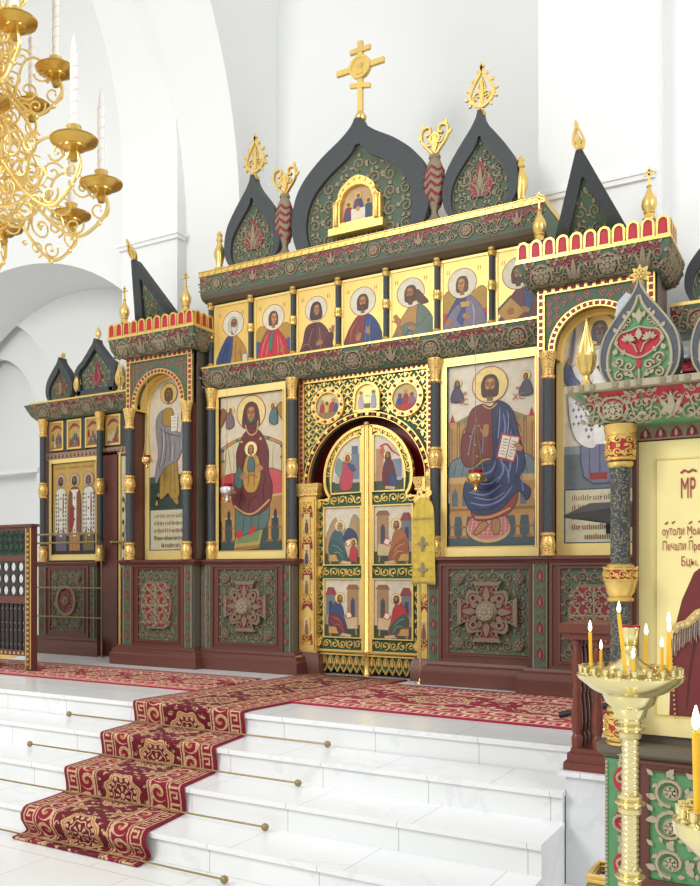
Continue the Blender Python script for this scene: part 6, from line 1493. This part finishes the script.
for i in range(16): m.plate(circ(3.221-.0008*i, .44+.016*i, .0035, 6), 0, .005, paint((226, 190, 110)), Fv)
m.build('beaded_veil', t)['label'] = 'beaded fringe'
RD = (172, 70, 60); LY = KY+.0745
lettering(t, 3.236, LY, 1.212, 'MP', .105, RD, xs=.36); m = MB(); Ft = flat(0, LY, 0)
m.ribbon([(3.238, 1.300), (3.250, 1.310), (3.262, 1.302), (3.276, 1.310), (3.288, 1.304)], .008, .001, paint(RD), Ft, 0, False); m.build('titlo', t)
lettering(t, 3.178, LY, 1.083, 'oyтoли Moѧ', .046, RD, xs=.50); lettering(t, 3.178, LY, 1.030, 'Пeчaли Пpec', .046, RD, xs=.50); lettering(t, 3.238, LY, .975, 'Бцьı.', .046, RD, xs=.55)
m = MB()
for x, z in ((3.193, 1.122), (3.215, 1.124), (3.27, 1.122), (3.30, 1.126)): m.ribbon([(x-.006, z), (x+.004, z+.008)], .005, .001, paint(RD), Ft, 0, False)
for x, z in ((3.235, 1.072), (3.27, 1.072)): m.ribbon([(x-.004, z), (x+.004, z+.006)], .004, .001, paint(RD), Ft, 0, False)
m.build('accents', t)
M['darkl'] = simple('slate_carved_wood', c(80, 85, 95), .55, 0, 60, .25, 140, .4)
def heart_motif(m, w, h, mats, F):
    g, b, r = mats[1], mats[2], mats[3]; H0 = .015
    R = catmull([(0, h*.23), (w*.12, h*.265), (w*.235, h*.33), (w*.285, h*.41), (w*.23, h*.485), (w*.12, h*.505), (0, h*.53), (-w*.12, h*.505), (-w*.23, h*.485), (-w*.285, h*.41), (-w*.235, h*.33), (-w*.12, h*.265)], 5)
    m.plate(R, H0, H0+.003, r, F); m.ribbon(R+[R[0]], .009, .008, b, F, H0+.003, False)
    for s in (-1, 1):
        for k in range(6):
            a = PI/2+s*(-1.2+k*.55); leaf(m, s*w*.13, h*.405, w*.095, a, .012, .008+.0012*k, b, F, H0+.003)
        m.ribbon([(s*w*.02, h*.28), (s*w*.06, h*.36), (s*w*.13, h*.40)], .008, .008, b, F, H0+.003)
        m.ribbon(spiral(s*w*.20, h*.55, w*.05, 1.2, -PI/2, s, 14), .009, .008, b, F, H0, False); m.ribbon(spiral(s*w*.13, h*.60, w*.055, 1.2, -PI/2, s, 14), .008, .008, b, F, H0, False)
        m.ribbon([(s*w*.04, h*.02), (s*w*.10, h*.10), (s*w*.24, h*.14), (s*w*.31, h*.22)], .010, .009, b, F, H0); m.ribbon(spiral(s*w*.25, h*.21, w*.075, 1.3, PI, -s, 16), .011, .009, b, F, H0, False)
        m.ribbon(spiral(s*w*.12, h*.155, w*.065, 1.3, 0, s, 16), .011, .009, b, F, H0, False); m.ribbon(spiral(s*w*.24, h*.07, w*.065, 1.3, PI/2, -s, 16), .011, .009, b, F, H0, False)
        leaf(m, s*w*.31, h*.28, w*.09, PI/2+s*.4, .018, .009, b, F, H0); leaf(m, s*w*.02, h*.62, w*.10, PI/2-s*.7, .016, .009, b, F, H0); leaf(m, s*w*.29, h*.37, w*.09, PI/2+s*.2, .014, .009, b, F, H0)
    for s in (-1, 1):
        for x_, z_, a_ in ((.06, .05, .4), (.13, .06, .9), (.34, .13, .3), (.20, .27, 1.9), (.16, .62, 1.2), (.09, .66, .7), (.27, .50, 1.0)): leaf(m, s*w*x_, h*z_, w*.08, a_ if s > 0 else PI-a_, .014, .009, b, F, H0)
    Po = offset(ogee(w, h), .004); m.ribbon(Po, .007, .004, b, F, .022, False)
    leaf(m, 0, h*.56, h*.16, PI/2, .02, .010, b, F, H0); leaf(m, 0, h*.40, h*.12, PI/2, .022, .010, b, F, H0+.003)
    m.plate(catmull([(0, h*.12), (w*.035, h*.19), (0, h*.24), (-w*.035, h*.19)], 4), H0, H0+.004, r, F); m.ribbon([(0, 0), (0, h*.12)], .010, .009, b, F, H0, False)
for x, lb in ((3.128, 'slate ogee gable with a red heart palmette, left one on the foreground icon case'), (3.418, 'slate ogee gable on the foreground icon case, cut by the right edge of the picture')):
    ogee_gable('ogee_gable', x, KY-.06, 1.608, .262, .35, lb, .029, lambda t, x, y, z: star_crest(t, x, y, z-.004, .78), .055, None, True, ('darkl', 'greenl', 'carvel', 'redl'), .022, .17, heart_motif)
bud_finial(2.953, KY-.07, 1.608, .67, 'fluted gold bud finial on the left corner of the foreground icon case')
# striped cloths lying on the case, floodlight
def heap(x, y, z, col, w, label):
    m = MB(); rr = random.Random(int(x*1000)); prof = []
    n = 9; vs = []; fs = []
    for i in range(7):
        for j in range(n):
            a = PI*j/(n-1); r = w*(1+.25*math.sin(i*2.1+j*1.7)); vs.append((x-w*1.4+w*.47*i, y-r*math.cos(a), z+r*1.0*math.sin(a)))
    for i in range(6):
        for j in range(n-1): fs.append((i*n+j, i*n+j+1, (i+1)*n+j+1, (i+1)*n+j))
    fs.append(tuple(range(n))); fs.append(tuple(range(6*n, 7*n)))
    m.add(vs, fs, paint(col)); o = m.build('folded_cloth', None, (x, y, z)); tag(o, label, 'cloth', None)
heap(3.275, KY+.12, 1.608, (66, 84, 130), .045, 'blue folded cloth on top of the foreground icon case, lowest of three')
heap(3.30, KY+.12, 1.655, (206, 60, 66), .042, 'red folded cloth on top of the foreground icon case, between blue and white ones')
heap(3.28, KY+.13, 1.705, (226, 226, 226), .040, 'white folded cloth on top of the foreground icon case, uppermost')
t = thing('floodlight', (2.50, -1.2, 1.90), 'small grey floodlight showing beside the left slate gable', 'floodlight')
m = MB(); m.tube([(2.56, -1.14, .012), (2.56, -1.14, 2.80)], .014, 'black', 8); m.lathe(2.56, -1.14, .012, [(.11, 0), (.1, .015), (.02, .03)], 'black', 14); m.build('stand', t)
m = MB(); m.add([(2.44, -1.28, 2.80), (2.56, -1.22, 2.72), (2.60, -1.10, 2.84), (2.47, -1.14, 2.90), (2.43, -1.30, 2.70), (2.54, -1.26, 2.64), (2.62, -1.08, 2.76), (2.50, -1.10, 2.72)], [(0, 1, 2, 3), (4, 7, 6, 5), (0, 4, 5, 1), (1, 5, 6, 2), (2, 6, 7, 3), (3, 7, 4, 0)], 'grey'); m.build('lamp_head', t)
m = MB(); m.sphere(2.455, -1.27, 2.68, .035, 'black', 10); m.build('pivot', t)
# ---------------------------------------------------------------- candle stands
def candle(x, y, z, h, lean, r, label, group):
    t = thing('candle', (x, y, z), label, 'candle', group); lx = lean
    MB().tube([(x+lx*i/5, y, z+h*i/5) for i in range(6)], r, 'beeswax', 10).build('wax', t)
    X = x+lx; m = MB(); m.tube([(X, y, z+h), (X, y, z+h+.006)], .001, 'black', 5); m.build('wick', t)
    s = r/.0055
    MB().lathe(X, y, z+h+.003, [(.0015*s, 0), (.005*s, .006*s), (.006*s, .013*s), (.004*s, .024*s), (.001, .036*s)], 'flame', 12).build('flame', t)
def holder_ring(t, cx, cy, z, radii, s=1.0, skip=()):
    for r, n in radii:
        for k in range(n):
            a = 2*PI*k/n+r*9; MB().lathe(cx+r*math.cos(a), cy+r*math.sin(a), z, [(.006*s, 0), (.010*s, .004*s), (.006*s, .009*s), (.009*s, .014*s), (.0095*s, .028*s), (.011*s, .030*s)], 'palebrass', 10).build('candle_cup', t)
SX, SY, SZ = 3.168, -4.883, .639
t = thing('candle_stand', (SX, SY, -.64), 'tall pale brass candle stand with twisted shaft and wide dish, before the icon case', 'candle stand', 'brass candle stands')
m = MB(); m.lathe(SX, SY, SZ, [(.03, -.14), (.045, -.125), (.052, -.10), (.07, -.085), (.08, -.06), (.11, -.045), (.15, -.012), (.155, 0), (.150, .003), (.13, -.008), (.06, -.005), (.055, .0)], 'palebrass', 40); m.build('dish', t)
m = MB(); m.lathe(SX, SY, SZ-.01, [(.09, 0), (.085, .02), (.06, .04), (.04, .05), (.02, .07), (.022, .085), (.016, .10)], 'palebrass', 30); m.build('dome', t)
m = MB(); m.lathe(SX, SY, SZ+.085, [(.014, 0), (.022, .01), (.026, .04), (.029, .06), (.027, .064)], 'palebrass', 20); m.build('lamp_cup', t)
MB().lathe(SX, SY, SZ+.142, [(.028, 0), (.030, .01), (.026, .011)], 'glassred', 20).build('lamp_glass', t)
m = MB(); zz = []
m.lathe(SX, SY, -.62, [(.0245, i*.0030) for i in range(368)], 'palebrass', 20, 2, 2*PI/.017, .085)
m.build('shaft', t)
for z in (.02, .245, .475):
    MB().lathe(SX, SY, z, [(.026, -.03), (.033, -.025), (.033, -.012), (.028, -.008), (.042, .002), (.044, .008), (.03, .014), (.034, .02), (.034, .028), (.026, .034)], 'palebrass', 24).build('knop', t)
MB().lathe(SX, SY, -.638, [(.16, 0), (.16, .02), (.10, .04), (.06, .06), (.04, .10), (.028, .12)], 'palebrass', 30).build('foot', t)
holder_ring(t, SX, SY, SZ-.004, ((.140, 22), (.115, 16), (.09, 12)))
CD = [(592.6, 3.058, -4.90, .66, .106, -.003, 'tall lit yellow candle at the left of the candle stand dish'), (601, 3.083, -4.88, .655, .055, 0, 'short lit yellow candle beside the tall left one on the candle stand'), (629, 3.176, -5.0, .655, .175, -.018, 'tallest lit candle, leaning left at the front of the candle stand dish'),
      (639, 3.20, -4.80, .655, .10, 0, 'lit candle behind the red glass cup of the candle stand'), (640, 3.196, -4.99, .655, .042, 0, 'very short lit candle at the front of the candle stand dish'), (662, 3.257, -4.88, .66, .066, 0, 'medium lit candle right of the cup on the candle stand'), (669, 3.282, -4.89, .66, .112, -.004, 'tall lit candle at the right edge of the candle stand dish'), (671, 3.268, -4.84, .66, .135, .002, 'farthest tall lit candle at the right of the candle stand dish')]
for _, x, y, z, h, ln, lb in CD: candle(x, y, z, h, ln, .0052 if h > .08 else .0045, lb, 'lit candles on the stand')
NX, NY, NZ = 3.555, -6.30, .575
t = thing('candle_stand', (NX, NY, -.64), 'nearest brass candle dish cut by the lower right corner', 'candle stand', 'brass candle stands')
m = MB(); m.lathe(NX, NY, NZ, [(.012, -.09), (.02, -.08), (.024, -.06), (.04, -.05), (.07, -.02), (.072, 0), (.068, .002), (.05, -.004), (.02, -.002)], 'palebrass', 40); m.build('dish', t)
m = MB(); m.lathe(NX, NY, -.638, [(.14, 0), (.14, .02), (.05, .05), (.013, .08), (.013, 1.13)], 'palebrass', 20); m.build('shaft', t)
holder_ring(t, NX, NY, NZ-.002, ((.060, 16), (.042, 11)), .8)
candle(3.522, -6.33, .585, .128, -.003, .0056, 'big lit yellow candle nearest to the viewer at the right edge', None)
# gilded wicker basket at the foot of the pedestal
BX, BY = 2.90, -3.62
t = thing('wicker_basket', (BX, BY, -.64), 'gilded wicker basket on the floor at the bottom edge, before the marble pedestal', 'basket')
m = MB()
for k in range(8):
    z = -.62+.030*k; q = .085+.003*k
    m.tube([(BX+q*sx, BY+q*sy, z+.004*math.sin(k*2+i)) for i, (sx, sy) in enumerate(((-1, -1), (0, -1.03), (1, -1), (1.03, 0), (1, 1), (0, 1.03), (-1, 1), (-1.03, 0), (-1, -1)))], .013, 'rail', 6)
m.box(BX-.08, BX+.08, BY-.08, BY+.08, -.635, -.60, 'wood'); m.build('weave', t)
m = MB()
for k in (0, 1): m.tube([(BX+.108*sx, BY+.108*sy, -.385+.02*k) for sx, sy in ((-1, -1), (0, -1.03), (1, -1), (1.03, 0), (1, 1), (0, 1.03), (-1, 1), (-1.03, 0), (-1, -1))], .011, 'gold', 6)
m.build('rim', t)
# ---------------------------------------------------------------- chandelier
HX = None
fx, fy = -math.sin(math.radians(33)), math.cos(math.radians(33)); rx, ry = fy, -fx
Zc, Lc = 3.95, -1.33
CX, CY = 3.694+Zc*fx+Lc*rx, -7.82+Zc*fy+Lc*ry
t = thing('chandelier', (CX, CY, 2.2), 'large gilt scrollwork chandelier with white candle tubes hanging at the upper left', 'chandelier')
m = MB(); m.lathe(CX, CY, 2.42, [(.002, 0), (.03, .02), (.05, .06), (.03, .10), (.06, .15), (.10, .22), (.11, .30), (.06, .38), (.035, .44), (.05, .50), (.035, .58), (.07, .68), (.08, .76), (.04, .85), (.03, .95), (.05, 1.02), (.06, 1.12), (.03, 1.2), (.025, 1.5), (.015, 2.2), (.01, 6.0)], 'gilt', 20); m.build('stem', t)
def camdir(a): return (rx*math.cos(a)+fx*math.sin(a), ry*math.cos(a)+fy*math.sin(a))
def arm(R, zc, a, size, drop, ch):
    dx, dy = camdir(a)
    G_ = lambda p, q: (CX+dx*p, CY+dy*p, q)
    m = MB()
    def tb(P, r=.0075, n=6): m.tube([G_(*p) for p in (catmull(P, n, False) if len(P) < 12 else P)], r*size*.85, 'gilt', 6)
    bz = zc-.12*size
    tb([(.07, bz+.10), (.2*R, bz+.20), (.42*R, bz+.10), (.62*R, bz-.07*drop), (.82*R, bz-.16*drop), (.97*R, bz-.10*drop), (R+.03, bz-.01), (R, bz+.05), (R-.04, bz+.02)], .0095)
    tb([(.07, bz+.36), (.28*R, bz+.40), (.45*R, bz+.28), (.52*R, bz+.12), (.42*R, bz+.02), (.32*R, bz+.06)], .008)
    tb([(.62*R, bz-.06), (.70*R, bz+.10), (.85*R, bz+.12), (.93*R, bz+.03)], .007)
    for px, pz, r_, a0, d in ((.33*R, bz+.28, .075, 0, 1), (.30*R, bz+.10, .055, 2, -1), (.55*R, bz+.13, .065, 1, 1), (.60*R, bz+.02, .05, 3, -1), (.74*R, bz-.02, .06, 2.6, 1), (.82*R, bz-.11*drop, .045, .4, -1), (R-.01, bz-.03, .055, PI/2, -1), (.5*R, bz-.05, .05, 4, 1), (.18*R, bz+.20, .06, 1, -1), (.42*R, bz+.2, .05, 4.4, -1), (.68*R, bz+.12, .05, .5, 1), (.24*R, bz+.32, .045, 2, 1), (.88*R, bz+.06, .045, 3.3, 1), (.40*R, bz+.36, .05, 1, -1), (.70*R, bz-.13*drop, .04, 5, 1), (.46*R, bz+.05, .045, 0, 1), (.15*R, bz+.08, .05, 3, 1)):
        tb(spiral(px, pz, r_*size, 1.35, a0, d, 18), .0058)
    for px, pz in ((R-.01, bz-.09*size), (.82*R, bz-.17*drop), (.6*R, bz-.12*drop), (.5*R, bz+.24), (.3*R, bz+.38)): m.sphere(*G_(px, pz), .012*size, 'gilt', 8)
    ch = m.build('arm', ch)
    x, y, _ = G_(R, 0)
    MB().lathe(x, y, zc-.075*size, [(r*size, q*size) for r, q in [(.014, -.04), (.022, -.02), (.016, 0), (.032, .006), (.05, .010), (.05, .018), (.070, .026), (.096, .038), (.099, .045), (.090, .044), (.045, .034), (.022, .045)]], 'panbrass', 26).build('drip_pan', ch)
    MB().lathe(x, y, zc-.02*size, [(r*size, q*size) for r, q in [(.02, 0), (.028, .008), (.022, .02), (.028, .03), (.032, .045), (.026, .046)]], 'gilt', 18).build('candle_cup', ch)
    m = MB(); h = .30*size; r0 = .0165*size
    m.lathe(x, y, zc+.02*size, [(r0, 0), (r0, h), (r0*.7, h+.004)], 'wax', 14)
    m.tube([(x+(r0+.0005)*math.cos(q*.7), y+(r0+.0005)*math.sin(q*.7), zc+.03*size+q*h/56) for q in range(54)], .0014, 'gilt', 5)
    m.build('candle_tube', ch)
    MB().lathe(x, y, zc+.02*size+h, [(.009*size, 0), (.013*size, .012*size), (.0135*size, .025*size), (.009*size, .05*size), (.003*size, .075*size), (.0008, .085*size)], 'bulb', 12).build('flame_bulb', ch)
m_, b_ = newmat('frosted_bulb', 0, .3); v_, _x, _y, _z = coords(); setc(b_, mixc(noise(v_, 20), c(236, 238, 244), c(246, 246, 250))); M['bulb'] = m_
def fill(R, zc, a, size):
    dx, dy = camdir(a); bz = zc-.12*size; m = MB()
    for px, pz, r_, a0, d in ((.30*R, bz+.22, .07, 0, 1), (.46*R, bz+.10, .06, 2, -1), (.44*R, bz+.30, .05, 1, 1), (.62*R, bz+.02, .05, 3, -1), (.60*R, bz+.18, .05, 2.6, 1), (.25*R, bz+.06, .05, .4, -1), (.5*R, bz-.06, .045, 4, 1), (.2*R, bz+.36, .05, 1, -1), (.35*R, bz-.02, .045, 2, -1)):
        m.tube([(CX+dx*p, CY+dy*p, q) for p, q in spiral(px, pz, r_*size, 1.35, a0, d, 18)], .0058*size, 'gilt', 6)
    for P in ([(.05, bz+.1), (.2*R, bz-.02), (.42*R, bz-.08), (.62*R, bz-.03), (.72*R, bz+.08)], [(.05, bz+.4), (.25*R, bz+.44), (.5*R, bz+.36), (.66*R, bz+.2)]):
        m.tube([(CX+dx*p, CY+dy*p, q) for p, q in catmull(P, 6, False)], .0075*size, 'gilt', 6)
    m.build('scroll_panel', t)
for k in range(10): fill(.62, 2.745, math.radians(30+36*k), 1.0)
for k in range(8): fill(.44, 3.22, math.radians(30+45*k), .9)
for k in range(10): arm(.67, 2.745, math.radians(12+36*k), 1.0, 1.0, t)
for k in range(8): arm(.47, 3.22, math.radians(8+45*k), .92, .8, t)
for k in range(6): arm(.34, 3.56, math.radians(-10+60*k), .9, .7, t)
m = MB()
for z, r in ((2.87, .22), (3.3, .15)): m.tube([(CX+r*math.cos(2*PI*i/28), CY+r*math.sin(2*PI*i/28), z) for i in range(29)], .012, 'gilt', 6)
m.build('hoop', t)
